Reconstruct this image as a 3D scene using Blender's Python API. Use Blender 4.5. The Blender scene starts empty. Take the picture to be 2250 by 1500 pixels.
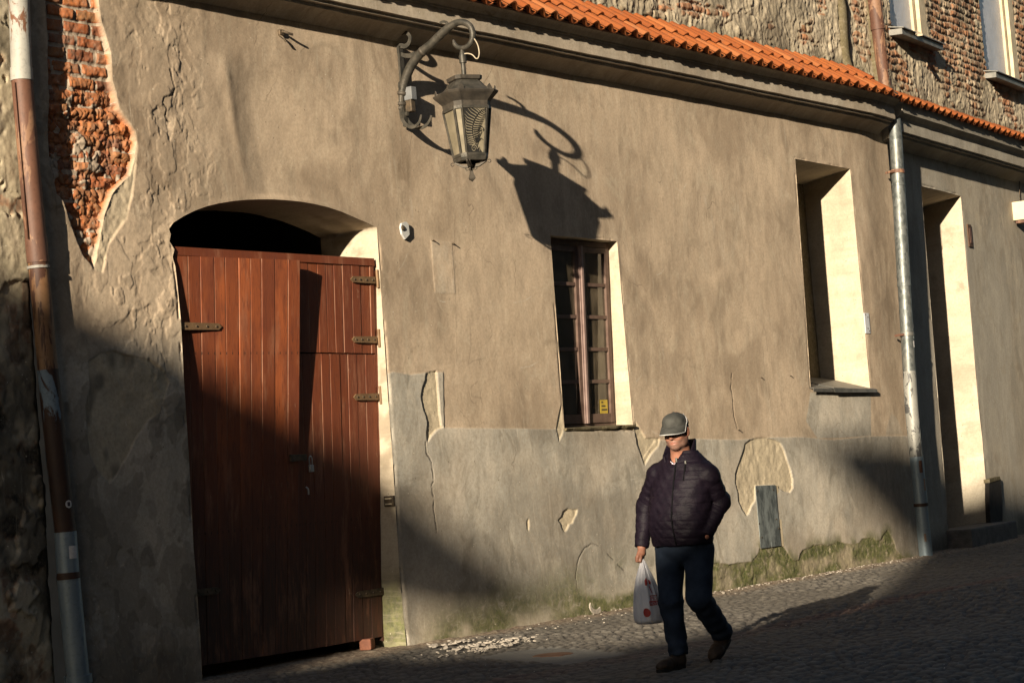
SUN_E, SKY_E, EXPO = 5., .05, 1.12
import bpy, bmesh, math, random
import numpy as np
from mathutils import Vector, Matrix
random.seed(7); RNG = np.random.default_rng(11)
scene = bpy.context.scene
COL = scene.collection

# ------------------------------------------------------------------ camera survey (measured from the photograph)
FPX = 4500.; CX, CY = 1125., 750.; EYE = 1.26
def _r0(x, y): return np.array([x-CX, y-CY, FPX])
_a = _r0(4500, 785); _b = _r0(3500, 785+80)
_n = np.cross(_a, _b); _n /= np.linalg.norm(_n)
if _n[1] > 0: _n = -_n
_X = _a/np.linalg.norm(_a); _Y = np.cross(_n, _X)
M = np.stack([_X, _Y, _n])
def ray(px, py): return M @ _r0(px, py)
_r = ray(893, 1420); CAM = np.array([0., EYE/_r[2]*_r[1], EYE])
def W(px, py, y=0.):                       # point of the facade plane y seen at a photo pixel
    r = ray(px, py); return CAM+(y-CAM[1])/r[1]*r
def G(px, py, z=0.):                       # point of the ground
    r = ray(px, py); return CAM+(z-CAM[2])/r[2]*r
def XP(px, py, x):                         # point of the plane x = const
    r = ray(px, py); return CAM+(x-CAM[0])/r[0]*r
def PL(px, py, p0, n):
    r = ray(px, py); return CAM+np.dot(np.array(p0)-CAM, n)/np.dot(r, n)*r
def WXZ(pts, y=0.): return np.array([W(a, b, y)[[0, 2]] for a, b in pts])
SUN = np.array([3.16, 1., -.79])           # the way the light travels

# ------------------------------------------------------------------ numpy noise
_T = RNG.random((256, 256))
def vn(x, y, s=0):
    x = np.asarray(x, float)+s*17.31; y = np.asarray(y, float)+s*9.77
    xi = np.floor(x).astype(int); yi = np.floor(y).astype(int)
    fx = x-xi; fy = y-yi; fx = fx*fx*(3-2*fx); fy = fy*fy*(3-2*fy)
    a = _T[xi & 255, yi & 255]; b = _T[(xi+1) & 255, yi & 255]
    c = _T[xi & 255, (yi+1) & 255]; d = _T[(xi+1) & 255, (yi+1) & 255]
    return (a*(1-fx)+b*fx)*(1-fy)+(c*(1-fx)+d*fx)*fy
def fbm(x, y, o=4, s=0, g=.5):
    t = 0; a = 1; n = 0
    for k in range(o):
        t = t+a*vn(np.asarray(x)*2**k, np.asarray(y)*2**k, s+k*3); n += a; a *= g
    return t/n
def sst(e0, e1, x):
    t = np.clip((x-e0)/(e1-e0), 0, 1); return t*t*(3-2*t)
def worley(x, y, s=0, jit=.9):
    xi = np.floor(x).astype(int); yi = np.floor(y).astype(int)
    d1 = np.full(np.shape(x), 9.); d2 = d1.copy(); idv = np.zeros(np.shape(x))
    for i in (-1, 0, 1):
        for j in (-1, 0, 1):
            a = xi+i; b = yi+j
            jx = _T[(a+s*7) & 255, (b+s*13) & 255]; jy = _T[(a*3+s*5+91) & 255, (b*5+s+37) & 255]
            d = np.hypot(a+.5+(jx-.5)*jit-x, b+.5+(jy-.5)*jit-y)
            r = _T[(a*7+11) & 255, (b*11+5) & 255]
            cl = d < d1
            d2 = np.where(cl, d1, np.minimum(d2, d)); idv = np.where(cl, r, idv); d1 = np.where(cl, d, d1)
    return d1, d2, idv
def psdf(poly, x, z, pad=.25):             # signed distance to a polygon (negative inside); +pad beyond its neighbourhood
    poly = np.asarray(poly, float); out = np.full(x.shape, pad)
    m = (x > poly[:, 0].min()-pad) & (x < poly[:, 0].max()+pad) & (z > poly[:, 1].min()-pad) & (z < poly[:, 1].max()+pad)
    if not m.any(): return out
    X = x[m]; Z = z[m]; d = np.full(X.shape, 1e9); ins = np.zeros(X.shape, bool)
    for i in range(len(poly)):
        ax, az = poly[i]; bx, bz = poly[(i+1) % len(poly)]
        ex, ez = bx-ax, bz-az; L2 = ex*ex+ez*ez+1e-12
        t = np.clip(((X-ax)*ex+(Z-az)*ez)/L2, 0, 1)
        d = np.minimum(d, np.hypot(X-ax-t*ex, Z-az-t*ez))
        c = ((az > Z) != (bz > Z))
        xx = ax+(Z-az)*ex/(ez if abs(ez) > 1e-12 else 1e-12)
        ins ^= c & (X < xx)
    out[m] = np.minimum(np.where(ins, -d, d), pad); return out
def lsdf(line, x, z, pad=.1):
    line = np.asarray(line, float); out = np.full(x.shape, pad)
    m = (x > line[:, 0].min()-pad) & (x < line[:, 0].max()+pad) & (z > line[:, 1].min()-pad) & (z < line[:, 1].max()+pad)
    X = x[m]; Z = z[m]; d = np.full(X.shape, pad)
    for i in range(len(line)-1):
        ax, az = line[i]; ex, ez = line[i+1]-line[i]; L2 = ex*ex+ez*ez+1e-12
        t = np.clip(((X-ax)*ex+(Z-az)*ez)/L2, 0, 1)
        d = np.minimum(d, np.hypot(X-ax-t*ex, Z-az-t*ez))
    out[m] = d; return out

# ------------------------------------------------------------------ objects
def link(o, parent=None):
    COL.objects.link(o)
    if parent is not None:
        o.parent = parent
        bpy.context.view_layer.update()
        o.matrix_parent_inverse = parent.matrix_world.inverted()
    return o
def tag(o, label=None, cat=None, group=None, kind=None):
    if label: o['label'] = label
    if cat: o['category'] = cat
    if group: o['group'] = group
    if kind: o['kind'] = kind
    return o
def empty(name, loc, label, cat, group=None):
    o = bpy.data.objects.new(name, None); o.location = loc; o.empty_display_size = .2
    COL.objects.link(o); bpy.context.view_layer.update(); return tag(o, label, cat, group)
def npmesh(name, V, F, mat, parent=None, smooth=True, attrs=None):
    """V (n,3), F list of index arrays with the same length per array block"""
    me = bpy.data.meshes.new(name); V = np.asarray(V, np.float32)
    blocks = F if isinstance(F, list) else [F]
    me.vertices.add(len(V)); me.vertices.foreach_set('co', V.ravel())
    loops = np.concatenate([np.asarray(b, np.int32).ravel() for b in blocks])
    tot = np.concatenate([np.full(len(b), np.asarray(b).shape[1], np.int32) for b in blocks])
    st = np.concatenate([[0], np.cumsum(tot)[:-1]]).astype(np.int32)
    me.loops.add(len(loops)); me.loops.foreach_set('vertex_index', loops)
    me.polygons.add(len(tot)); me.polygons.foreach_set('loop_start', st); me.polygons.foreach_set('loop_total', tot)
    if attrs:
        for k, v in attrs.items():
            at = me.attributes.new(k, 'FLOAT_COLOR', 'POINT'); at.data.foreach_set('color', np.asarray(v, np.float32).ravel())
    me.update(calc_edges=True); me.validate()
    me.polygons.foreach_set('use_smooth', np.full(len(me.polygons), smooth))
    me.materials.append(mat)
    return link(bpy.data.objects.new(name, me), parent)

class MB:
    """collects shapes, builds ONE mesh"""
    def __init__(s): s.v = []; s.f = []
    def add(s, v, f):
        k = len(s.v); s.v += [tuple(map(float, p)) for p in v]; s.f += [tuple(i+k for i in q) for q in f]; return s
    def box(s, c, d, R=None, bev=0.):
        x, y, z = np.array(d)/2.
        if bev:
            bm = bmesh.new(); bmesh.ops.create_cube(bm, size=1)
            bmesh.ops.scale(bm, vec=d, verts=bm.verts)
            bmesh.ops.bevel(bm, geom=bm.edges[:], offset=bev, segments=2, affect='EDGES', profile=.6)
            v = [np.array(q.co) for q in bm.verts]; bm.verts.index_update(); f = [[q.index for q in p.verts] for p in bm.faces]; bm.free()
        else:
            v = [np.array((a*x, b*y, e*z)) for a in (-1, 1) for b in (-1, 1) for e in (-1, 1)]
            f = [(0, 1, 3, 2), (4, 6, 7, 5), (0, 4, 5, 1), (2, 3, 7, 6), (0, 2, 6, 4), (1, 5, 7, 3)]
        if R is not None: v = [R@q for q in v]
        return s.add([q+np.array(c) for q in v], f)
    def tube(s, pts, r, n=10, cap=True, flat=None, up=(0, 0, 1)):
        """swept round (or flat = (half width, half thickness)) section along a polyline"""
        P = [np.array(p, float) for p in pts]; rr = r if hasattr(r, '__len__') else [r]*len(P)
        rings = []; prev = None
        for i, p in enumerate(P):
            t = P[min(i+1, len(P)-1)]-P[max(i-1, 0)]; t = t/(np.linalg.norm(t)+1e-12)
            if prev is None:
                u = np.array(up, float)
                if abs(np.dot(u, t)) > .95: u = np.array([1., 0, 0])
                a = np.cross(t, u); a /= np.linalg.norm(a)
            else:
                a = prev-np.dot(prev, t)*t; a /= np.linalg.norm(a)+1e-12
            prev = a; b = np.cross(t, a)
            if flat is None:
                rings.append([p+rr[i]*(math.cos(q)*a+math.sin(q)*b) for q in np.linspace(0, 2*math.pi, n, endpoint=False)])
            else:
                w, h = flat; w = w*rr[i]; h = h*rr[i]
                rings.append([p+w*a+h*b, p-w*a+h*b, p-w*a-h*b, p+w*a-h*b])
        return s.rings(rings, cap)
    def rings(s, rings, cap=True, close=True):
        n = len(rings[0]); v = [q for r in rings for q in r]; f = []
        for i in range(len(rings)-1):
            for j in range(n if close else n-1):
                k = (j+1) % n; f.append((i*n+j, i*n+k, (i+1)*n+k, (i+1)*n+j))
        if cap: f.append(tuple(range(n))[::-1]); f.append(tuple((len(rings)-1)*n+j for j in range(n)))
        return s.add(v, f)
    def lathe(s, c, prof, n=16, R=None, sq=None):
        rings = []
        for (r, z) in prof:
            ring = []
            for q in range(n):
                a = 2*math.pi*q/n; p = np.array((r*math.cos(a), r*math.sin(a), z))
                if R is not None: p = R@p
                ring.append(p+np.array(c))
            rings.append(ring)
        return s.rings(rings)
    def prism(s, poly, d):                 # planar polygon (3D points) extruded by vector d
        n = len(poly); d = np.array(d, float); v = [np.array(p, float) for p in poly]; v = v+[p+d for p in v]
        f = [tuple(range(n))[::-1], tuple(range(n, 2*n))]+[(i, (i+1) % n, (i+1) % n+n, i+n) for i in range(n)]
        return s.add(v, f)
    def build(s, name, mat, parent=None, smooth=False, auto=None):
        me = bpy.data.meshes.new(name); me.from_pydata(s.v, [], s.f); me.validate()
        bm = bmesh.new(); bm.from_mesh(me); bmesh.ops.recalc_face_normals(bm, faces=bm.faces); bm.to_mesh(me); bm.free()
        me.materials.append(mat)
        if smooth: me.polygons.foreach_set('use_smooth', np.full(len(me.polygons), True))
        if smooth and auto:
            try: me.set_sharp_from_angle(angle=math.radians(auto))
            except Exception: pass
        me.update(); return link(bpy.data.objects.new(name, me), parent)
def spline(pts, n=8):                      # Catmull-Rom
    P = [np.array(p, float) for p in pts]; P = [2*P[0]-P[1]]+P+[2*P[-1]-P[-2]]; out = []
    for i in range(1, len(P)-2):
        for t in np.linspace(0, 1, n, endpoint=False):
            a, b, c, d = P[i-1:i+3]
            out.append(.5*(2*b+(c-a)*t+(2*a-5*b+4*c-d)*t*t+(3*b-a-3*c+d)*t**3))
    return out+[P[-2]]
def rotz(a): c, s = math.cos(a), math.sin(a); return np.array([[c, -s, 0], [s, c, 0], [0, 0, 1.]])

# ------------------------------------------------------------------ materials
class NT:
    def __init__(s, name):
        s.m = bpy.data.materials.new(name); s.m.use_nodes = True; s.t = s.m.node_tree; s.t.nodes.clear()
        s.out = s.t.nodes.new('ShaderNodeOutputMaterial'); s.bs = s.t.nodes.new('ShaderNodeBsdfPrincipled')
        s.t.links.new(s.bs.outputs[0], s.out.inputs[0]); s.co = s.t.nodes.new('ShaderNodeTexCoord').outputs['Object']
    def set(s, sock, v):
        if isinstance(v, bpy.types.NodeSocket): s.t.links.new(v, sock)
        elif hasattr(v, '__len__') and len(v) == 3 and sock.type == 'RGBA': sock.default_value = (*v, 1)
        else: sock.default_value = v
        return s
    def node(s, typ, ins=None, **kw):
        n = s.t.nodes.new(typ)
        for k, v in kw.items(): setattr(n, k, v)
        for k, v in (ins or {}).items(): s.set(n.inputs[k], v)
        return n
    def attr(s, name):
        n = s.node('ShaderNodeAttribute', attribute_name=name); q = s.node('ShaderNodeSeparateColor', {0: n.outputs['Color']})
        return q.outputs[0], q.outputs[1], q.outputs[2], n.outputs['Alpha']
    def map(s, scale, co=None, loc=(0, 0, 0)):
        return s.node('ShaderNodeMapping', {'Vector': co or s.co, 'Scale': scale if hasattr(scale, '__len__') else (scale,)*3, 'Location': loc}).outputs[0]
    def noise(s, scale, co=None, det=4, rough=.6, dist=0., loc=(0, 0, 0)):
        return s.node('ShaderNodeTexNoise', {'Vector': s.map(scale, co, loc), 'Scale': 1., 'Detail': det, 'Roughness': rough, 'Distortion': dist}).outputs[0]
    def ramp(s, v, a, b, lo=0., hi=1.):
        return s.node('ShaderNodeMapRange', {0: v, 1: a, 2: b, 3: lo, 4: hi}, interpolation_type='SMOOTHSTEP').outputs[0]
    def mix(s, f, a, b, mode='MIX'):
        n = s.node('ShaderNodeMix', data_type='RGBA', blend_type=mode); s.set(n.inputs[0], f); s.set(n.inputs[6], a); s.set(n.inputs[7], b); return n.outputs[2]
    def math(s, op, a, b=0.):
        n = s.node('ShaderNodeMath', operation=op); s.set(n.inputs[0], a); s.set(n.inputs[1], b); return n.outputs[0]
    def bump(s, h, strength=.5, dist=.01):
        n = s.node('ShaderNodeBump', {'Height': h, 'Strength': strength, 'Distance': dist}); s.t.links.new(n.outputs[0], s.bs.inputs['Normal']); return s
    def fin(s, col, rough=.9, metal=0., spec=.3):
        s.set(s.bs.inputs['Base Color'], col); s.set(s.bs.inputs['Roughness'], rough); s.set(s.bs.inputs['Metallic'], metal)
        s.set(s.bs.inputs['Specular IOR Level'], spec); return s.m
def simple(name, c1, c2, sc=6., rough=.8, metal=0., bump=.2, bs=60., spec=.3, bd=.004):
    n = NT(name); a = n.noise(sc); col = n.mix(n.ramp(a, .3, .7), c1, c2)
    if bump: n.bump(n.noise(bs, det=3), bump, bd)
    return n.fin(col, rough, metal, spec)

def m_plaster(name, base1, base2, cream=(.52, .44, .31), grey=(.34, .318, .27), brick=True):
    """plaster; attributes mA = brick, pale, grey, moss   mB = dark, white, brick tint, brown stain"""
    n = NT(name); br, pale, gr, moss = n.attr('mA'); dk, wh, rnd, st = n.attr('mB')
    big = n.noise((.55, 1, .5), det=5, rough=.6, dist=.6); blot = n.noise((2.2, 1, 1.3), det=6, rough=.65, dist=1.0, loc=(5, 0, 3))
    streak = n.noise((7, 1, .8), det=5, rough=.65, dist=.5); fine = n.noise(38, det=6, rough=.7); mid = n.noise((9, 1, 6), det=5, rough=.6, loc=(2, 0, 9))
    c = n.mix(n.ramp(big, .3, .7), base1, base2)
    c = n.mix(n.math('MULTIPLY', n.ramp(blot, .42, .68), .75), c, tuple(x*.62 for x in base1))
    c = n.mix(n.math('MULTIPLY', n.ramp(streak, .46, .72), .5), c, tuple(x*1.2 for x in base2)); c = n.mix(n.math('MULTIPLY', n.ramp(n.noise((3.5, 1, 1.6), det=6, rough=.7, dist=1.4, loc=(8, 0, 1)), .52, .7), .45), c, (.50, .43, .33))
    g = n.mix(n.ramp(blot, .32, .66), grey, tuple(x*1.35 for x in grey))
    g = n.mix(n.math('MULTIPLY', n.ramp(streak, .48, .7), .6), g, (.44, .42, .37))
    g = n.mix(n.math('MULTIPLY', n.ramp(big, .42, .62), .55), g, tuple(x*.66 for x in grey)); g = n.mix(n.math('MULTIPLY', n.ramp(mid, .5, .75), .4), g, tuple(x*.6 for x in grey))
    cl = n.noise((1.7, 1, 1.1), det=6, rough=.68, dist=2.2, loc=(11, 0, 6)); cl2 = n.noise((2.6, 1, 1.4), det=6, rough=.7, dist=2.5, loc=(1, 0, 16))
    g = n.mix(n.ramp(cl, .48, .66, 0, .75), g, (.50, .455, .375)); g = n.mix(n.ramp(cl2, .50, .66, 0, .7), g, (.20, .185, .15))
    c = n.mix(n.ramp(cl2, .50, .68, 0, .6), c, (.50, .42, .31)); c = n.mix(n.ramp(cl, .47, .33, 0, .6), c, (.26, .205, .145))
    c = n.mix(gr, c, g); l1, l2, l3, _ = n.attr('mC')
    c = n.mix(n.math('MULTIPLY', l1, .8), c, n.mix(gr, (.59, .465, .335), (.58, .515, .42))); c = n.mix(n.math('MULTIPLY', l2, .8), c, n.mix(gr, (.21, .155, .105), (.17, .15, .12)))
    p = n.mix(n.ramp(mid, .3, .7), tuple(x*.85 for x in cream), tuple(x*1.12 for x in cream)); c = n.mix(pale, c, p)
    # bricks: rnd below .08 is mortar
    b = n.node('ShaderNodeValToRGB', {0: rnd}); dul = 0.0 if 'brick' not in name else .45; e = b.color_ramp.elements
    e[0].position = 0.; e[0].color = (.36, .29, .22, 1); e[1].position = 1.; e[1].color = (.42, .13, .045, 1)
    for p_, cc in ((.09, (.36, .29, .22, 1)), (.1, (.16, .06, .035, 1)), (.45, (.38, .105, .03, 1)), (.62, (.30, .14, .06, 1)), (.8, (.46, .15, .045, 1))):
        q = e.new(p_); q.color = cc
    bb = n.mix(n.math('MULTIPLY', n.ramp(mid, .45, .7), .45), n.mix(dul, b.outputs[0], (.30, .19, .115)), (.36, .27, .20))
    bb = n.mix(n.math('MULTIPLY', n.ramp(fine, .55, .75), .4), bb, (.10, .05, .03)); c = n.mix(br, c, bb)
    mo = n.mix(n.ramp(n.noise(16, det=5, rough=.7), .35, .65), (.040, .055, .014), (.115, .125, .04))
    c = n.mix(n.math('MULTIPLY', moss, n.ramp(n.noise((9, 1, 11), det=6, rough=.7, dist=1., loc=(1, 0, 4)), .22, .52)), c, mo)
    c = n.mix(n.math('MULTIPLY', st, .8), c, (.10, .075, .045))
    c = n.mix(n.math('MULTIPLY', wh, n.ramp(mid, .35, .65)), c, (.58, .53, .44))
    c = n.mix(dk, c, (.035, .03, .025))
    md = n.noise((26, 1, 17), det=6, rough=.75, dist=.8, loc=(3, 0, 5)); c = n.mix(n.ramp(md, .50, .70, 0, .22), c, (.56, .48, .37)); c = n.mix(n.ramp(md, .46, .30, 0, .28), c, tuple(x*.52 for x in base1))
    drip = n.noise((30, 1, 1.6), det=5, rough=.7, dist=.3, loc=(7, 0, 2)); c = n.mix(n.math('MULTIPLY', n.ramp(drip, .56, .70, 0, .5), n.ramp(big, .45, .6)), c, (.15, .115, .08)); c = n.mix(n.math('MULTIPLY', n.ramp(drip, .42, .30, 0, .45), n.ramp(blot, .45, .62)), c, (.60, .53, .42))
    # fine grain, specks
    c = n.mix(n.ramp(fine, .36, .70, .0, .34), c, tuple(x*.55 for x in base1))
    sp = n.node('ShaderNodeTexVoronoi', {'Vector': n.map(23), 'Scale': 1.}).outputs['Distance']
    c = n.mix(n.math('MULTIPLY', n.ramp(sp, .14, .07), n.ramp(mid, .52, .66)), c, (.62, .56, .45))
    pt = n.node('ShaderNodeTexVoronoi', {'Vector': n.map((17, 17, 13), None, (3, 0, 2)), 'Scale': 1.}).outputs['Distance']; c = n.mix(n.math('MULTIPLY', n.ramp(pt, .13, .07, 0, .8), n.ramp(md, .50, .60)), c, (.10, .08, .055))
    dv = n.node('ShaderNodeVectorMath', {0: n.co, 1: n.node('ShaderNodeVectorMath', {0: n.node('ShaderNodeTexNoise', {'Vector': n.map(3.), 'Scale': 1., 'Detail': 5.}).outputs['Color'], 3: .35}, operation='SCALE').outputs[0]}, operation='ADD').outputs[0]
    ve = n.node('ShaderNodeTexVoronoi', {'Vector': n.map((1.3, 1, 1.0), dv), 'Scale': 1.}, feature='DISTANCE_TO_EDGE').outputs['Distance']; c = n.mix(n.math('MULTIPLY', n.ramp(ve, .006, .002, 0, .5), n.ramp(n.noise(.9, det=3, loc=(4, 0, 4)), .57, .66)), c, (.09, .07, .05))
    h = n.math('ADD', n.math('MULTIPLY', fine, .6), n.math('MULTIPLY', n.noise(140, det=3), .4))
    n.bump(h, .38, .006); return n.fin(c, .92, 0, .15)
# ------------------------------------------------------------------ main facade
MAT = {}
MAT['plaster'] = m_plaster('aged_plaster', (.390, .303, .217), (.485, .382, .278))
MAT['plaster_far'] = m_plaster('greyer_plaster', (.35, .31, .25), (.42, .37, .29))
MAT['ruin'] = m_plaster('crumbling_plaster', (.34, .29, .20), (.44, .375, .26))
MAT['cream'] = m_plaster('cream_reveal', (.42, .355, .275), (.49, .415, .32))

house = empty('house', (16, 0, 0), 'long low street house with patched beige plaster wall, red plank gate and orange tile coping', 'house')

gate_poly = WXZ([(443, 1500), (440, 1400), (433, 1300), (425, 1200), (415, 1000), (405, 850), (397, 700), (388, 610), (385, 585), (379, 565), (383, 548), (372, 530), (375, 515), (371, 503), (381, 489), (405, 474),
                 (430, 462), (455, 453), (480, 447), (510, 442), (540, 439), (570, 438), (600, 438), (630, 440), (660, 443), (690, 448), (720, 455), (750, 465), (780, 478), (806, 489), (828, 500),
                 (836, 620), (845, 760), (853, 880), (862, 1000), (870, 1130), (878, 1260), (893, 1420), (896, 1500)])
gate_poly[[0, -1], 1] = -.3
win_poly = WXZ([(1209, 517), (1282, 523), (1356, 530), (1366, 650), (1378, 790), (1385, 870), (1392, 945), (1316, 942), (1240, 940), (1230, 800), (1219, 655)])
niche_poly = WXZ([(1747, 349), (1868, 371), (1883, 540), (1898, 700), (1912, 856), (1845, 853), (1781, 850), (1770, 680), (1758, 510)])
GREY = WXZ([(838, 826), (862, 818), (900, 824), (936, 819), (972, 818), (975, 940), (1100, 941), (1230, 943), (1300, 946), (1395, 945), (1400, 975), (1412, 1010), (1440, 968), (1530, 964), (1620, 966), (1690, 961), (1760, 960), (1830, 967), (1900, 959), (2100, 954), (2100, 1480), (700, 1560)])
STRIP = WXZ([(934, 821), (946, 817), (958, 815), (960, 850), (963, 890), (968, 935), (972, 938), (958, 944), (946, 958), (938, 970), (936, 950), (938, 930), (934, 912), (929, 900), (925, 880), (924, 868), (927, 850), (933, 835)])
PALE = [WXZ([(1648, 966), (1664, 962), (1682, 961), (1700, 966), (1713, 973), (1722, 990), (1728, 1010), (1736, 1030), (1741, 1050), (1742, 1072), (1735, 1082), (1722, 1079), (1706, 1070), (1700, 1064), (1660, 1066), (1658, 1100), (1650, 1112), (1644, 1128), (1640, 1132), (1630, 1118), (1622, 1100), (1620, 1080), (1615, 1060), (1615, 1040), (1621, 1022), (1628, 1003), (1633, 988), (1636, 975)]),
        WXZ([(1225, 1142), (1232, 1136), (1236, 1124), (1246, 1117), (1257, 1119), (1268, 1119), (1266, 1130), (1260, 1140), (1257, 1149), (1250, 1151), (1245, 1163), (1240, 1168), (1234, 1162), (1231, 1150)]),
        WXZ([(1157, 1142), (1161, 1140), (1162, 1152), (1160, 1166), (1157, 1160)]),
        WXZ([(1396, 925), (1410, 946), (1419, 962), (1450, 962), (1446, 980), (1430, 997), (1416, 1022), (1408, 1000), (1399, 975), (1394, 945)]),
        WXZ([(1233, 888), (1236, 915), (1239, 938), (1233, 956), (1227, 969), (1222, 945), (1226, 918)]), STRIP]
FLAKE = WXZ([(196, 792), (220, 776), (248, 770), (290, 782), (330, 790), (360, 812), (372, 838), (362, 870), (350, 905), (322, 930), (300, 960), (280, 1000), (258, 1040), (240, 1062), (215, 1035), (198, 1000), (190, 940), (188, 890), (198, 850)])
BRICK = WXZ([(100, -60), (212, -60), (214, 0), (219, 40), (230, 75), (240, 112), (244, 150), (246, 182), (254, 205), (262, 240), (278, 262), (296, 288), (300, 310), (296, 345), (288, 382), (268, 400), (250, 420), (238, 448), (230, 470), (224, 500), (214, 545), (206, 585), (196, 572), (186, 560), (176, 535), (166, 508), (152, 470), (140, 440), (128, 425), (116, 360), (112, 300), (111, 220), (110, 150), (107, 60)])
SCAR = WXZ([(296, 290), (304, 320), (298, 380), (292, 430), (280, 480), (262, 505), (240, 535), (226, 600), (205, 590), (220, 520), (232, 470), (250, 425), (285, 385)])
RECT = WXZ([(948, 528), (972, 530), (995, 532), (1000, 645), (955, 643)])
SILLP = WXZ([(1780, 862), (1845, 862), (1913, 860), (1914, 957), (1850, 961), (1796, 962), (1770, 925)])
SPOT = WXZ([(1960, 905), (1975, 915), (1992, 955), (1945, 958), (1950, 930)])
zz = lambda L, ox=1550, oy=850, k=.3667: [(ox+a*k, oy+b*k) for a, b in L]
PEEL = WXZ(zz([(30, 1062), (80, 1050), (140, 1062), (200, 1052), (280, 1042), (310, 1005), (325, 965), (400, 960), (440, 940), (462, 945), (490, 990), (522, 1036), (558, 1036), (566, 1000), (580, 976), (620, 965), (650, 946), (700, 942), (740, 950), (770, 938), (792, 920), (840, 936), (880, 940), (920, 932), (942, 906), (975, 903), (1005, 902), (1020, 920), (1050, 915), (1068, 880), (1090, 856), (1108, 882), (1130, 925), (1142, 975), (1180, 1010), (1290, 1045), (1290, 1300), (0, 1300), (-30, 1090)]))
CRACK = [WXZ([(1608, 820), (1606, 850), (1611, 885), (1612, 915), (1621, 942)]),
         WXZ([(1268, 1290), (1265, 1265), (1268, 1240), (1272, 1222), (1285, 1202), (1300, 1192), (1320, 1200), (1345, 1228), (1371, 1253)]),
         WXZ(zz([(1590, 60), (1595, 110), (1625, 180), (1640, 295), (1625, 320), (1640, 420), (1650, 520), (1655, 600)], 350, 950)),
         WXZ([(375, 150), (377, 175), (384, 195), (378, 212), (362, 213), (355, 226), (364, 238), (362, 255), (372, 268)]),
         WXZ([(480, 1220), (440, 1225), (425, 1228)]), WXZ([(850, 1265), (862, 1275), (866, 1300), (880, 1310)]),
         WXZ(zz([(290, 1120), (295, 1200)])), WXZ(zz([(385, 965), (405, 1000), (385, 1015)]))]

def wall_grid(xs, zs):
    return np.meshgrid(xs, zs, indexing='ij')
def grid_faces(nx, nz, keep=None, flip=False):
    i, j = np.meshgrid(np.arange(nx-1), np.arange(nz-1), indexing='ij')
    a = i*nz+j; q = np.stack([a, a+nz, a+nz+1, a+1], -1)
    if flip: q = q[..., ::-1]
    return q[keep] if keep is not None else q.reshape(-1, 4)
def nearest(poly, P):
    best = np.full(len(P), 1e9); out = P.copy(); n = len(poly)
    for i in range(n):
        a = poly[i]; e = poly[(i+1) % n]-a; t = np.clip(((P-a)@e)/(e@e+1e-12), 0, 1); q = a+t[:, None]*e
        d = np.hypot(*(P-q).T); m = d < best; best[m] = d[m]; out[m] = q[m]
    return out
def carve(X, Z, polys, Y):
    """drop the cells inside the openings and pull the rim onto the outline"""
    xc = (X[:-1, :-1]+X[1:, 1:])/2; zc = (Z[:-1, :-1]+Z[1:, 1:])/2
    keep = np.ones(xc.shape, bool); X = X.copy(); Z = Z.copy()
    for p in polys:
        d = psdf(p, xc, zc); kill = d < 0; keep &= ~kill
        near = np.zeros(X.shape, bool); far = near.copy()
        for a in (0, 1):
            for b in (0, 1):
                near[a:a+kill.shape[0], b:b+kill.shape[1]] |= kill
                far[a:a+kill.shape[0], b:b+kill.shape[1]] |= ~kill
        m = near & far; q = nearest(p, np.stack([X[m], Z[m]], -1)); X[m] = q[:, 0]; Z[m] = q[:, 1]; Y[m] = .0
    return X, Z, Y, keep
def brick_pattern(x, z, L=.27, Hh=.098, mort=.014, rough=1., s=0):
    xx = x+rough*.03*(fbm(x*3, z*3, 3, s)-.5); zq = z+rough*.022*(fbm(x*2.3, z*2.3, 3, s+5)-.5)+(rough-1)*.03*(fbm(x*7, z*7, 2, s+15)-.5)
    row = np.floor(zq/Hh).astype(int); xo = xx+(row % 2)*L*.5+.05*_T[row & 255, 7]
    col = np.floor(xo/L).astype(int); u = xo-col*L; v = zq-row*Hh
    e = np.minimum(np.minimum(u, L-u), np.minimum(v, Hh-v))
    rid = _T[(col*13+row*7+s) & 255, (row*29+col*3) & 255]
    brick = sst(mort*.35, mort*.9, e+.006*(fbm(x*30, z*30, 2, s+9)-.5))
    return brick, rid, e

xs = [9.17]
while xs[-1] < 22.3: xs.append(xs[-1]+.0075+.0055*(xs[-1]-9.17)/13.1)
xs = np.array(xs); xs[-1] = 22.3; zs = np.arange(-.06, 5.12, .0085)
X, Z = wall_grid(xs, zs)
Y = np.zeros(X.shape)
one = np.ones(X.shape)
# broad waviness and trowel work
Y += .016*(fbm(X*.7, Z*.6, 3, 1)-.5)+.010*(fbm(X*2.5, Z*2., 3, 2)-.5)+.0035*(fbm(X*9, Z*7, 3, 3)-.5)
rough_l = sst(11.25, 10.3, X-.25*(fbm(X*1.5, Z*1.5, 3, 4)-.5))*sst(-.2, .4, Z)
t1 = fbm(X*4.2, Z*3.4, 5, 21, .48); t2 = fbm(X*8.0+7, Z*6.4, 4, 22, .48); t3 = fbm(X*1.7, Z*1.5, 4, 23)
fl = .50*(.0075*sst(.535, .545, t1)+.006*sst(.50, .51, t2)*sst(.42, .5, t1)-.006*sst(.40, .39, t1)-.004*sst(.36, .35, t2)+.006*sst(.58, .588, t3))
Y -= rough_l*(fl*(.35+.9*sst(.40, .62, fbm(X*1.6, Z*1.3, 3, 26)))+.005*(fbm(X*5, Z*4, 3, 24)-.5)+.0035*(fbm(X*26, Z*22, 4, 25)-.5))
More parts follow.
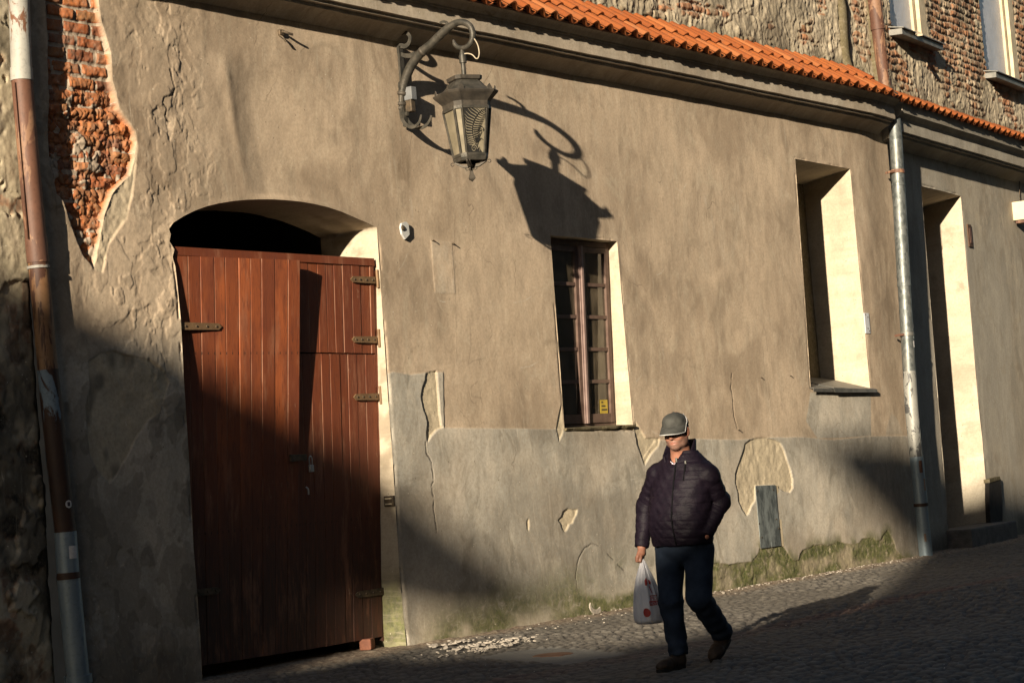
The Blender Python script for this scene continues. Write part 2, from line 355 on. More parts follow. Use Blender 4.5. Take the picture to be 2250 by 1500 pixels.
# the old buttress fold above the gate: a step that falls away to the right
fx0 = WXZ([(492, 60), (548, 430)]); xf = fx0[0, 0]+(fx0[1, 0]-fx0[0, 0])*(fx0[0, 1]-Z)/(fx0[0, 1]-fx0[1, 1])
fold = sst(4.75, 4.4, Z)*sst(3.4, 3.7, Z)
Y += fold*(.022*sst(xf-.05, xf+.22, X)-.022*sst(xf+.25, xf+1.6, X)-.008*np.exp(-((X-xf+.05+.03*(fbm(Z*3, X*0, 3, 27)-.5))/.055)**2)*sst(3.4, 4.2, Z))
# repair layers
wob = .012*(fbm(X*9, Z*9, 4, 6)-.5)
grey = np.minimum(psdf(GREY, X, Z), psdf(SILLP, X, Z))+wob*.6
grey_m = sst(.006, -.006, grey)
lay = sst(.006, -.003, psdf(GREY, X, Z)+wob*.6)
Y -= .006*lay
g2 = fbm(X*1.1, Z*1.1, 4, 31)
grey_m = np.maximum(grey_m*(.72+.4*sst(.3, .6, g2)), .55*sst(.01, -.03, psdf(SPOT, X, Z)+wob))
left_grey = sst(10.7, 10.4, X)*sst(2.6, 2.2, Z+.3*(fbm(X*3, Z*3, 3, 8)-.5)); grey_m = np.maximum(grey_m, .7*left_grey)
pale_m = np.zeros(X.shape); dark = np.zeros(X.shape); white = np.zeros(X.shape); stain = np.zeros(X.shape); moss = np.zeros(X.shape)
for k, P in enumerate(PALE):
    d = psdf(P, X, Z)+wob*(.5 if k else .3); ins = sst(.004, -.003, d)
    Y += ins*(.014 if k in (0, 5) else .010)+ins*.010*(fbm(X*14, Z*12, 4, 40+k)-.5)
    pale_m = np.maximum(pale_m, ins)
    dark = np.maximum(dark, .0)
d = psdf(FLAKE, X, Z)+wob; ins = sst(.004, -.004, d); Y += ins*.006+ins*.014*(fbm(X*9, Z*8, 4, 51)-.5); pale_m = np.maximum(pale_m, .7*ins); grey_m *= 1-.5*ins
dark = np.maximum(dark, .55*ins*sst(.56, .66, fbm(X*4, Z*2, 3, 52)))
d = psdf(SCAR, X, Z)+wob; ins = sst(.004, -.004, d); Y += ins*(.008+.016*(fbm(X*14, Z*12, 4, 53)-.5)); pale_m = np.maximum(pale_m, .7*ins)
d = psdf(RECT, X, Z); ins = sst(.004, -.004, d); Y -= ins*.003; white = np.maximum(white, .28*ins)
# peeled foot of the wall, right
d = psdf(PEEL, X, Z)+wob*.8; ins = sst(.005, -.004, d)
rub = fbm(X*6, Z*6, 4, 60); blocks = sst(.50, .515, fbm(X*3.3+9, Z*4, 4, 61))
Y += ins*(.010+.009*(rub-.5)-.004*blocks+.009*(fbm(X*20, Z*20, 4, 65)-.5)); moss = np.maximum(moss, ins*(.45+.55*sst(.30, .52, fbm(X*2.2, Z*3.5, 4, 62))))
pale_m = np.maximum(pale_m, ins*.12*(1-sst(.4, .6, fbm(X*2.6, Z*3, 3, 63)))); grey_m *= 1-.75*ins
moss = np.maximum(moss, .8*sst(.0, -.14, d-.13)*sst(.40, .58, fbm(X*5, Z*3, 4, 64))*(1-ins))
for k, L in enumerate(CRACK):
    d = lsdf(L, X+.03*(fbm(X*14, Z*14, 3, 71)-.5), Z+.03*(fbm(X*14, Z*14, 3, 72)-.5))+.008*(fbm(X*30, Z*30, 2, 70)-.5); w = .006 if k in (0, 3, 6, 7) else .0045
    c = sst(w*1.6, w*.4, d)*(sst(.40, .5, fbm(X*8, Z*8, 3, 73)) if k == 1 else 1); Y += c*.006; dark = np.maximum(dark, c*(.6 if k == 1 else .9))
for L in ([(1032, 705), (1034, 760), (1028, 800), (1040, 792), (1060, 788)], [(1075, 700), (1082, 735), (1072, 750)], [(1048, 838), (1034, 850), (1036, 870), (1055, 874)], [(1000, 470), (1001, 640), (1003, 800)]):
    d = lsdf(WXZ(L), X, Z); dark = np.maximum(dark, .28*sst(.008, .003, d))
for k in range(60):
    a0 = RNG.uniform(12.9, 22); b0 = RNG.uniform(.3, 4.6); an = RNG.uniform(-1, 1); ll = RNG.uniform(.05, .3); d = lsdf(np.array([(a0, b0), (a0+ll*.6*math.cos(an), b0+ll*.6*math.sin(an)), (a0+ll*math.cos(an), b0+ll*math.sin(an)+.03)]), X, Z); white = np.maximum(white, RNG.uniform(.3, .8)*sst(.006, .002, d))
# damp and moss along the foot
foot = sst(.55, .05, Z+.35*(fbm(X*1.4, Z*1.2, 4, 80)-.5))
moss = np.maximum(moss, .95*foot*sst(12.7, 13.2, X)*sst(18.2, 16.5, X)*sst(.36, .56, fbm(X*1.6, Z*2.5, 4, 81)))
moss = np.maximum(moss, .95*foot*np.exp(-((X-14.2)/.95)**2)*sst(.0, .2, Z))
pale_m = np.maximum(pale_m, .35*sst(.28, .05, Z+.12*(fbm(X*3, Z*3, 3, 82)-.5))*sst(12.7, 13.3, X)*sst(18, 17, X))
dark = np.maximum(dark, .6*sst(10.6, 10.3, X)*sst(.6, .05, Z+.5*(fbm(X*3.5, Z*3.5, 4, 83)-.5)))
dark = np.maximum(dark, .2*sst(9.9, 9.3, X)*sst(2.2, .8, Z+.8*(fbm(X*2.5, Z*2., 4, 84)-.5)))
# rain stains: under the lamp bracket, the hook, beside the gate
for (p, q, wd, am) in (((873, 275), (893, 440), .11, .75), ((620, 85), (624, 140), .05, .5), ((835, 560), (850, 660), .16, .25), ((1970, 330), (1985, 800), .14, .22)):
    a, b = WXZ([p, q]); t = np.clip((Z-b[1])/(a[1]-b[1]), 0, 1); xc = b[0]+(a[0]-b[0])*t
    stain = np.maximum(stain, am*np.exp(-((X-xc)/wd)**2)*sst(b[1]-.1, b[1]+.35, Z)*sst(a[1]+.03, a[1]-.05, Z)*sst(.36, .6, fbm(X*12, Z*1.6, 3, 90)))
# whitish scratches
for (p, q, am) in (((1460, 760), (1500, 940), .5), ((1540, 420), (1600, 590), .3), ((1350, 500), (1420, 700), .25), ((905, 300), (912, 480), .45), ((860, 300), (868, 430), .4), ((1180, 1050), (1200, 1180), .35), ((1330, 820), (1345, 930), .3)):
    a, b = WXZ([p, q]); d = lsdf(np.array([a, b])+0, X+.05*(fbm(X*4, Z*2, 3, 95)-.5), Z, .25); white = np.maximum(white, am*sst(.07, .0, d)*sst(.45, .65, fbm(X*20, Z*3, 4, 96)))
# bare brick, left
bd = psdf(BRICK, X, Z)+wob*1.3; bm_ = sst(.006, -.004, bd)
bp, rid, be = brick_pattern(X, Z, .255, .098, .024, 1.5)
low = sst(4.7, 3.9, Z+.5*(fbm(X*3, Z*3, 3, 100)-.5))           # the lower bricks are spalled to rubble
spall = fbm(X*13, Z*13, 4, 101); w1, w2, wid = worley(X*17, Z*17, 3)
Y += bm_*(.048-bp*(.010+.012*(rid-.5))+.017*(spall-.5)+low*(.020*(wid-.5)+.012*sst(.12, .02, w2-w1))+.012*(fbm(X*30, Z*28, 3, 102)-.5))
bp2 = bp*(1-.75*low*sst(.5, .58, fbm(X*8, Z*8, 3, 103)))
rndv = np.where(bp2 > .5, .12+.86*rid, np.where((wid > .42) & (low*(1-bp2) > .3) & (w2-w1 > .06), .14+.84*wid, .03)); brick_m = bm_
for a_ in (pale_m, grey_m, dark): a_ *= 1-bm_
# left edge strip behind the pipe, and the corner that turns away at the right
Y += .020*sst(9.40, 9.30, X)*(1-bm_)
bend = .06*sst(21.4, 22.3, X)
Y += bend
# soften the relief near the openings, chip their edges
for k, P in enumerate((gate_poly, win_poly, niche_poly)):
    d = psdf(P, X, Z); chip = (.022*sst(3.35, 3.2, Z) if k == 0 else .010)*sst(.035, 0, d)*sst(.45, .6, fbm(X*6, Z*6, 3, 110+k))
    Y = Y*sst(0, .05, d)+chip
wallY = Y
X2, Z2, Y2, keep = carve(X, Z, [gate_poly, win_poly, niche_poly], Y)
n1 = X.size
mA = np.stack([brick_m, pale_m, np.clip(grey_m, 0, 1), np.clip(moss, 0, 1)], -1).reshape(-1, 4)
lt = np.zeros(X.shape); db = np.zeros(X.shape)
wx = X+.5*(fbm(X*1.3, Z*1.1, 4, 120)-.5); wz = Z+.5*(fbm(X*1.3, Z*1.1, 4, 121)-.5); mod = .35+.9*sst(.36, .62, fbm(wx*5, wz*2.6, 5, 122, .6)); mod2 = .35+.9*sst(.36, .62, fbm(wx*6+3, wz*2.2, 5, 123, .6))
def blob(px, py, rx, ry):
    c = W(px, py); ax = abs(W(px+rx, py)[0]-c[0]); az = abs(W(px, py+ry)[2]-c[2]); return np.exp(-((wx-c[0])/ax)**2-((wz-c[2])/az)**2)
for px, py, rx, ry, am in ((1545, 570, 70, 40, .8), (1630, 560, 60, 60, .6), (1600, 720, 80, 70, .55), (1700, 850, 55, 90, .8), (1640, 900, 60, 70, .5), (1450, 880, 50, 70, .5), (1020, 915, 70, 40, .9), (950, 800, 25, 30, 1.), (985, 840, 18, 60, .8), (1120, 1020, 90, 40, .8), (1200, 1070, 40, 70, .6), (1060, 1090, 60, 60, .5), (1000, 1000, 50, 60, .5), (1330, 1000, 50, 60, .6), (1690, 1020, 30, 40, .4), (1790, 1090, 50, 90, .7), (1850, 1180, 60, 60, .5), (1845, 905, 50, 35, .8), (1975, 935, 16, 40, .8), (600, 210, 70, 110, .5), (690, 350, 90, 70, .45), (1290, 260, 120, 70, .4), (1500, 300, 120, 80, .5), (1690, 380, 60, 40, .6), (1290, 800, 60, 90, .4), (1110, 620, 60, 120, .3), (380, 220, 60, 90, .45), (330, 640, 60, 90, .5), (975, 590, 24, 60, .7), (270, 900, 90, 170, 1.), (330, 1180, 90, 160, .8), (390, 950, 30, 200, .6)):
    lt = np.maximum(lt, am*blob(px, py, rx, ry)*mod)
for px, py, rx, ry, am in ((870, 600, 50, 110, .75), (890, 350, 22, 90, .9), (845, 640, 20, 60, .5), (1430, 610, 60, 60, .6), (1400, 480, 50, 60, .45), (1945, 620, 45, 330, .75), (1920, 320, 60, 40, .6), (700, 410, 110, 30, .55), (520, 250, 30, 170, .5), (1240, 360, 120, 30, .35), (1160, 440, 50, 60, .4), (1530, 640, 60, 80, .4), (1030, 450, 40, 70, .4), (930, 980, 30, 90, .5), (1160, 970, 90, 30, .5), (1290, 950, 50, 70, .5), (1260, 1250, 110, 50, .5), (1930, 1100, 60, 120, .4), (1720, 700, 40, 100, .35), (270, 870, 22, 60, .9), (250, 1150, 40, 100, .5), (450, 560, 40, 60, .3), (640, 120, 25, 60, .5)):  # brown stains, plus the shaded side of the fold painted in
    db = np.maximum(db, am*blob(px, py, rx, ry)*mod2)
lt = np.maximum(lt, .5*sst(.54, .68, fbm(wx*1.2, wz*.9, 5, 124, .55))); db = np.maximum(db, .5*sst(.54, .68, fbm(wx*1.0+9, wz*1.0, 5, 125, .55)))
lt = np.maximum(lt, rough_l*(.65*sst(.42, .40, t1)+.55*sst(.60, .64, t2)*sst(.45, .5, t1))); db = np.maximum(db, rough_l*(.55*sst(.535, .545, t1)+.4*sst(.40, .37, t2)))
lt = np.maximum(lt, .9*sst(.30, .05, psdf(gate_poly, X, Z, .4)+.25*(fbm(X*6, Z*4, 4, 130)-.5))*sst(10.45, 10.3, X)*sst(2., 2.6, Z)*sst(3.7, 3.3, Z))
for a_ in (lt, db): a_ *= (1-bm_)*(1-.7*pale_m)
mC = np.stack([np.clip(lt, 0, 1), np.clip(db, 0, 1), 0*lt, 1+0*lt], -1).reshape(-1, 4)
mB = np.stack([np.clip(dark, 0, 1), np.clip(white, 0, 1), rndv, np.clip(stain, 0, 1)], -1).reshape(-1, 4)
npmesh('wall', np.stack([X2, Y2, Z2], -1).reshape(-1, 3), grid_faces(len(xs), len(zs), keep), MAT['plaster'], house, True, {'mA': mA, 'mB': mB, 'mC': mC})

# reveals of the three openings
def reveal(name, poly, depth, mat, closed=True, slope=None, step=.03, parent=None, n=12, rough=.004):
    P = [np.array(p) for p in poly]; m = len(P); pts = []
    for i in range(m if closed else m-1):
        a, b = P[i], P[(i+1) % m]; k = max(1, int(np.hypot(*(b-a))/step))
        pts += [a+(b-a)*t for t in np.arange(k)/k]
    if not closed: pts.append(P[-1])
    pts = np.array(pts); ctr = poly.mean(0); V = []
    for j in range(n+1):
        t = j/n; y = -.0005+depth*t; q = pts.copy()
        if slope is not None: q = slope(q, y)
        if j: q = q+rough*(np.stack([vn(pts[:, 0]*9+y*11, pts[:, 1]*9, 5), vn(pts[:, 1]*9+y*11, pts[:, 0]*9, 8)], -1)-.5)*2*min(1, y/.05)
        V.append(np.stack([q[:, 0], np.full(len(q), y), q[:, 1]], -1))
    k = len(pts); V = np.array(V).reshape(-1, 3); F = []
    for j in range(n):
        for i in range(k if closed else k-1): F.append((j*k+i, j*k+(i+1) % k, (j+1)*k+(i+1) % k, (j+1)*k+i))
    A = np.zeros((len(V), 4)); B = np.zeros((len(V), 4)); B[:, 2] = .5
    x, y, z = V.T
    if name == 'gate_reveal':
        A[:, 3] = .9*sst(.75, .3, z+.3*(fbm(y*6, z*5, 3, 5)-.5)); A[:, 2] = .4*sst(1.15, .9, z); B[:, 0] = .5*sst(.62, .72, fbm(y*8, z*4, 3, 9))*sst(1., .6, z)
        A[:, 1] = .3; B[:, 3] = .6*sst(1.3, 1.5, z)*sst(.6, .7, fbm(y*9, z*7, 3, 19))
    else:
        A[:, 1] = .5; B[:, 0] = .16*sst(.50, .75, fbm(y*12, z*5, 4, 15)); B[:, 1] = .25*sst(.4, .75, fbm(y*6, z*3, 4, 25)); B[:, 3] = .25*sst(.5, .8, fbm(y*4, z*1.5, 4, 35))+.35*sst(2.15, 2.0, z)*fbm(y*9, z*9, 3, 36)
    return npmesh(name, V, np.array(F), mat, parent or house, True, {'mA': A, 'mB': B})
reveal('gate_reveal', gate_poly, .62, MAT['cream'], closed=False)
reveal('window_reveal', win_poly, .34, MAT['cream'])
reveal('niche_reveal', niche_poly, .62, MAT['cream'], slope=lambda q, y: q-np.stack([0*q[:, 0], .14*y*sst(4.3, 4.5, q[:, 1])], -1))
nb = MB(); zt = 4.40
nb.prism([(19.6, .62, 1.8), (21.3, .62, 1.8), (21.3, .62, 4.7), (19.6, .62, 4.7)], (0, .03, 0)); nb.build('niche_back', MAT['cream'], house)
# dark gateway passage behind the gate and a dim room behind the window
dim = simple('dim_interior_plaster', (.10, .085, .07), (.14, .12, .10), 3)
mb = MB()
mb.box((11.5, 3.6, 1.9), (.1, 6, 4.4), rotz(0)).v.clear(); mb.f.clear()
def room(x0, x1, y0, y1, z0, z1, name):
    m = MB(); v = [(x0, y0, z0), (x1, y0, z0), (x1, y1, z0), (x0, y1, z0), (x0, y0, z1), (x1, y0, z1), (x1, y1, z1), (x0, y1, z1)]
    m.add(v, [(4, 5, 6, 7), (1, 2, 6, 5), (2, 3, 7, 6), (3, 0, 4, 7), (0, 1, 2, 3)]); return m.build(name, dim, house)
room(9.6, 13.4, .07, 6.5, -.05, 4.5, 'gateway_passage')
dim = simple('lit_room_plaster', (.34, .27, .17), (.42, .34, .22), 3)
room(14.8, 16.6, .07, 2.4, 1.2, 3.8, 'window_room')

# ------------------------------------------------------------------ crumbling neighbour at the left edge
ruin = empty('house', (7.5, 0, 0), 'crumbling house at the left edge, bare stone and dark flaking plaster beside the rusty downpipe', 'house')
xs = np.arange(7.6, 9.20, .009); zs = np.arange(-.06, 5.4, .011); X, Z = wall_grid(xs, zs)
f1 = fbm(X*3, Z*2.6, 5, 200); f2 = fbm(X*7, Z*6, 4, 201); st1 = sst(.50, .52, f1+.18*sst(3.1, 2.4, Z)-.1*sst(3.0, 3.8, Z))
w1, w2, wid = worley(X*4.5+.5*f2, Z*6.5, 9)
Yr = .085+.02*(fbm(X*1.3, Z*1.3, 3, 202)-.5)+st1*(.018+.020*(f2-.5)+.012*w1)+.016*(fbm(X*16, Z*14, 5, 203, .6)-.5)+.014*sst(.6, .75, fbm(X*5, Z*5, 4, 204))
Yr = Yr+.05*sst(9.13, 9.2, X)
A = np.stack([st1*.55*sst(.52, .62, f2), st1*.3, .55*sst(2.8, 2.3, Z)+0*X, .3*sst(.8, .2, Z)*f2], -1); B = np.stack([np.clip(.75*sst(.46, .58, fbm(X*2.6, Z*2.2, 4, 206))*sst(3.0, 1.9, Z+.5*(f1-.5))+.55*sst(.58, .68, f2)+.5*sst(9.08, 9.2, X), 0, 1), .25*sst(.6, .7, f1), np.where(w2-w1 > .08, .15+.8*wid, .03), .5*sst(.55, .7, f1)*sst(3, 2.4, Z)], -1)  # right edge painted dark for the pipe's shadow in the gap
npmesh('wall', np.stack([X, Yr, Z], -1).reshape(-1, 3), grid_faces(len(xs), len(zs)), MAT['ruin'], ruin, True, {'mA': A.reshape(-1, 4), 'mB': B.reshape(-1, 4)})
m = MB(); m.prism([(-4, .10, -.2), (7.62, .10, -.2), (7.62, .10, 7), (-4, .10, 7)], (0, .6, 0)); m.build('side_wall', MAT['ruin'], ruin)

# ------------------------------------------------------------------ right-hand house (turned away by 5.5 degrees)
AB = .096; YB = lambda x: .12+(x-22.3)*AB
nB = np.array([-AB, 1, 0.]); nB /= np.linalg.norm(nB); dB = np.array([1, AB, 0.]); dB /= np.linalg.norm(dB); oB = np.array([22.3, .12, 0.])
def WB(px, py, out=0.): return PL(px, py, oB-nB*out, nB)
def toB(p): return np.array([np.dot(np.array(p)-oB, dB), p[2]])
def BXZ(pts): return np.array([toB(WB(a, b)) for a, b in pts])
def fromB(s, y, z): return oB+dB*s+nB*y+np.array([0, 0, z])
houseB = empty('house', (25, .3, 0), 'grey-beige house turned slightly away beyond the galvanised downpipe, with a deep blank doorway', 'house')
door_poly = BXZ([(2024, 409), (2067, 419), (2111, 431), (2122, 560), (2133, 690), (2142, 800), (2149, 880), (2153, 920), (2158, 960), (2162, 1010), (2167, 1070), (2175, 1160), (2178, 1200), (2085, 1220), (2080, 1100), (2068, 960), (2052, 760), (2038, 585)])
door_poly[12:14, 1] = -.05
xs = np.arange(-.02, 7., .016); zs = np.arange(-.06, 5.1, .014); X, Z = wall_grid(xs, zs)
Yb = .014*(fbm(X*.8, Z*.6, 3, 300)-.5)+.006*(fbm(X*3, Z*2, 3, 301)-.5)
jx = BXZ([(2150, 1000), (2190, 1060)]); chip = sst(.42, .5, fbm(X*6, Z*5, 4, 305))*np.exp(-((X-jx[0, 0]-.05)/.16)**2-((Z-jx[0, 1]-.1)/.25)**2)
Yb += .03*chip
d = psdf(door_poly, X, Z); Yb *= sst(0, .05, d)
A = np.zeros(X.shape+(4,)); B = np.zeros(X.shape+(4,)); A[..., 1] = .8*sst(.3, .6, chip); A[..., 2] = .45*sst(.4, .6, fbm(X*.9, Z*.5, 4, 306))
B[..., 2] = .5; B[..., 0] = .55*sst(.35, .05, Z+.3*(fbm(X*4, Z*4, 3, 307)-.5)); B[..., 3] = .22*sst(.55, .7, fbm(X*3, Z*.5, 4, 308)); A[..., 3] = .3*sst(.4, .1, Z)
chipd = .02*sst(.03, 0, d)*sst(.45, .6, fbm(X*5, Z*5, 3, 309)); Yb += chipd
X2, Z2, Y2, keep = carve(X, Z, [door_poly], Yb)
P = oB+X2[..., None]*dB+Y2[..., None]*nB; P[..., 2] = Z2
npmesh('wall', P.reshape(-1, 3), grid_faces(len(xs), len(zs), keep), MAT['plaster_far'], houseB, True, {'mA': A.reshape(-1, 4), 'mB': B.reshape(-1, 4)})
# its door reveal in local coordinates
pts = []
for i in range(len(door_poly)):
    a, b = door_poly[i], door_poly[(i+1) % len(door_poly)]; k = max(1, int(np.hypot(*(b-a))/.05)); pts += [a+(b-a)*t for t in np.arange(k)/k]
pts = np.array(pts); V = []; nn = 10
for j in range(nn+1):
    y = -.0005+.62*j/nn; q = pts-np.stack([0*pts[:, 0], .14*y*sst(4.2, 4.4, pts[:, 1])], -1)
    V += [fromB(a, y, b) for a, b in q]
k = len(pts); F = [(j*k+i, j*k+(i+1) % k, (j+1)*k+(i+1) % k, (j+1)*k+i) for j in range(nn) for i in range(k)]
V = np.array(V); A = np.zeros((len(V), 4)); B = np.zeros((len(V), 4)); B[:, 2] = .5
yy = (V-oB)@nB; A[:, 1] = .25+.6*sst(.0, .08, .9-V[:, 2]+.0*yy)*0; wl = fbm(yy*5+3, V[:, 2]*3, 3, 330)
A[:, 1] = .25; B[:, 1] = .5*sst(.45, .5, wl)*sst(1.9, 1.5, V[:, 2])*sst(.9, 1.1, V[:, 2]); A[:, 2] = .7*sst(.95, .8, V[:, 2])
npmesh('door_reveal', V, np.array(F), MAT['cream'], houseB, True, {'mA': A, 'mB': B})
m = MB(); m.prism([fromB(1., .62, -.05), fromB(2.9, .62, -.05), fromB(2.9, .62, 4.6), fromB(1., .62, 4.6)], nB*.03); m.build('blocked_door', MAT['plaster_far'], houseB)
# ------------------------------------------------------------------ cornices, tile coping, brick storey above
def sweep(name, prof, path, outs, mat, parent, caps=True, jag=.004, seed=0):
    """profile (out, z) swept along path points with outward normals; fine steps for worn edges"""
    pr = []
    for i in range(len(prof)-1):
        a, b = np.array(prof[i]), np.array(prof[i+1]); k = max(1, int(np.hypot(*(b-a))/.03)); pr += [a+(b-a)*t for t in np.arange(k)/k]
    pr.append(np.array(prof[-1])); pr = np.array(pr); n = len(pr); V = []
    for q, (p, o) in enumerate(zip(path, outs)):
        s = q*.06; j = jag*(fbm(s*5+pr[:, 0]*9, pr[:, 1]*9+0*s, 3, seed)-.5)*2+.012*(vn(s*.6, 3., seed)-.5)
        V.append(np.array(p)[None]*1.+np.array(o)[None]*(pr[:, :1]+j[:, None])+np.stack([0*j, 0*j, pr[:, 1]+j*.6+.012*(vn(s*.5, 9., seed)-.5)], -1))
    V = np.array(V).reshape(-1, 3); m = len(path)
    F = [(i*n+j, (i+1)*n+j, (i+1)*n+j+1, i*n+j+1) for i in range(m-1) for j in range(n-1)]
    Fs = [np.array(F)]
    if caps:
        Fs += [np.array([list(range(n))]), np.array([list(range((m-1)*n, m*n))[::-1]])]
    A = np.zeros((len(V), 4)); B = np.zeros((len(V), 4)); B[:, 2] = .5; A[:, 2] = .35+.3*fbm(V[:, 0]*2, V[:, 2]*6, 3, seed+4)
    B[:, 3] = .25*sst(.5, .7, fbm(V[:, 0]*2.2, V[:, 2]*.6, 4, seed+6)); B[:, 1] = .3*sst(.55, .7, fbm(V[:, 0]*9, V[:, 2]*1.5, 3, seed+7))
    o = npmesh(name, V, Fs, mat, parent, True, {'mA': A, 'mB': B}); o.data.set_sharp_from_angle(angle=math.radians(35)); return o
PROF = [(-.03, 4.995), (.012, 4.998), (.03, 5.015), (.055, 5.035), (.095, 5.058), (.14, 5.075), (.176, 5.083), (.178, 5.112), (.218, 5.115), (.220, 5.138), (.25, 5.142), (.25, 5.275), (.262, 5.279),
        (.262, 5.294), (.275, 5.30), (.295, 5.325), (.325, 5.345), (.345, 5.352), (.345, 5.372), (-.03, 5.385)]
ybend = lambda x: .06*float(sst(21.4, 22.3, x))
xe = W(1978, 278, -.25)[0]
px_ = np.append(np.arange(9.17, xe, .06), xe)
sweep('cornice', PROF, [(x, ybend(x), 0) for x in px_], [(0, -1, 0)]*len(px_), MAT['plaster'], house, seed=3)
sB = np.arange(-.12, 6.9, .07)
dz = -.11
sweep('cornice', [(a, b+dz) for a, b in PROF[:-3]]+[(.345, 5.33), (.345, 5.36), (-.03, 5.37)], [fromB(s, 0, 0) for s in sB], [-nB]*len(sB), MAT['plaster_far'], houseB, seed=8)

def tiles(name, P0, d, out, length, eave_out, z0, depth, pitch, mat, parent, tw=.215, first=0):
    V = []; F = []; A = []
    up = np.array([0, 0, 1.]); d = np.array(d); out = np.array(out); sl = -out*math.cos(pitch)+up*math.sin(pitch); nr = out*math.sin(pitch)+up*math.cos(pitch)
    N = int(length/tw); ncr = max(1, round(depth/.30)); expo = depth/ncr; nu = 13
    u = np.linspace(-.04, 1.04, nu)
    prof = np.where(u < .62, .052*np.sin(np.clip(u/.62, 0, 1)*math.pi)**.9 if True else 0, -.020*np.sin(np.clip((u-.62)/.42, 0, 1)*math.pi))
    prof = prof+np.where(u < 0, .012, 0)
    for c in range(ncr):
        for i in range(N):
            j = RNG.normal(0, 1, 6); rnd = RNG.random(3); L = expo+.07
            k = len(V); nv = 7
            for t in np.linspace(0, 1, nv):
                for a, h in zip(u, prof):
                    s = (i+a)*tw*1.0+j[0]*.003+t*j[1]*.004
                    hh = h*(1-.08*t)+.030*(1-t)+j[2]*.002+(c*.0)
                    q = t*L+j[3]*.006-(.012 if t == 0 else 0)
                    V.append(P0+d*(first+s)+out*eave_out+up*z0+sl*(c*expo+q)+nr*hh); A.append((rnd[0], rnd[1], t, 1))
            for a in range(nv-1):
                for b in range(nu-1): F.append((k+a*nu+b, k+a*nu+b+1, k+(a+1)*nu+b+1, k+(a+1)*nu+b))
            k2 = len(V)                                     # the thick lower lip and its underside
            for b in range(nu):
                V.append(V[k+b]-nr*.016); A.append((rnd[0], rnd[1], 0, 1))
            for b in range(nu):
                V.append(V[k+2*nu+b]-nr*.016); A.append((rnd[0], rnd[1], 0, 1))
            for b in range(nu-1):
                F.append((k+b, k2+b, k2+b+1, k+b+1)); F.append((k2+b, k2+nu+b, k2+nu+b+1, k2+b+1))
    o = npmesh(name, np.array(V), np.array(F), mat, parent, True, {'mT': np.array(A)}); o.data.set_sharp_from_angle(angle=math.radians(50)); return o
n = NT('orange_clay_tile'); r1, r2, tt, _ = n.attr('mT')
c = n.mix(r1, (.225, .058, .013), (.31, .092, .022)); c = n.mix(n.math('MULTIPLY', n.ramp(r2, .6, 1), .5), c, (.27, .075, .022))
c = n.mix(n.math('MULTIPLY', n.ramp(n.noise(22, det=5), .45, .7), .7), c, (.17, .055, .02)); c = n.mix(n.math('MULTIPLY', n.ramp(r2, .35, .0), .5), c, (.40, .16, .06)); c = n.mix(n.math('MULTIPLY', n.ramp(n.noise(7, det=5, loc=(3, 1, 0)), .55, .75), .4), c, (.16, .10, .06))
n.bump(n.noise(90, det=4), .25, .004); MAT['tile'] = n.fin(c, .75, 0, .3)
PITCH = math.radians(39)
tiles('roof', np.array([11.6, 0, 0]), (1, 0, 0), (0, -1, 0), 10.3, .385, 5.345, .575, PITCH, MAT['tile'], house)
pB = fromB(-.45, 0, 0)
tiles('roof', pB, dB, -nB, 7.3, .385, 5.335, .27, math.radians(36), MAT['tile'], houseB)
# board under the coping
m = MB(); m.prism([(11.6, .2, 5.375), (21.85, .2, 5.375), (21.85, -.33, 5.375), (11.6, -.33, 5.375)], (0, 0, .012)); m.prism([(11.6, -.36, 5.385), (21.85, -.36, 5.385), (21.85, .22, 5.80), (11.6, .22, 5.80)], (0, 0, .015)); m.build('roof_board', simple('dark_wood', (.05, .035, .02), (.09, .06, .035), 5), house)

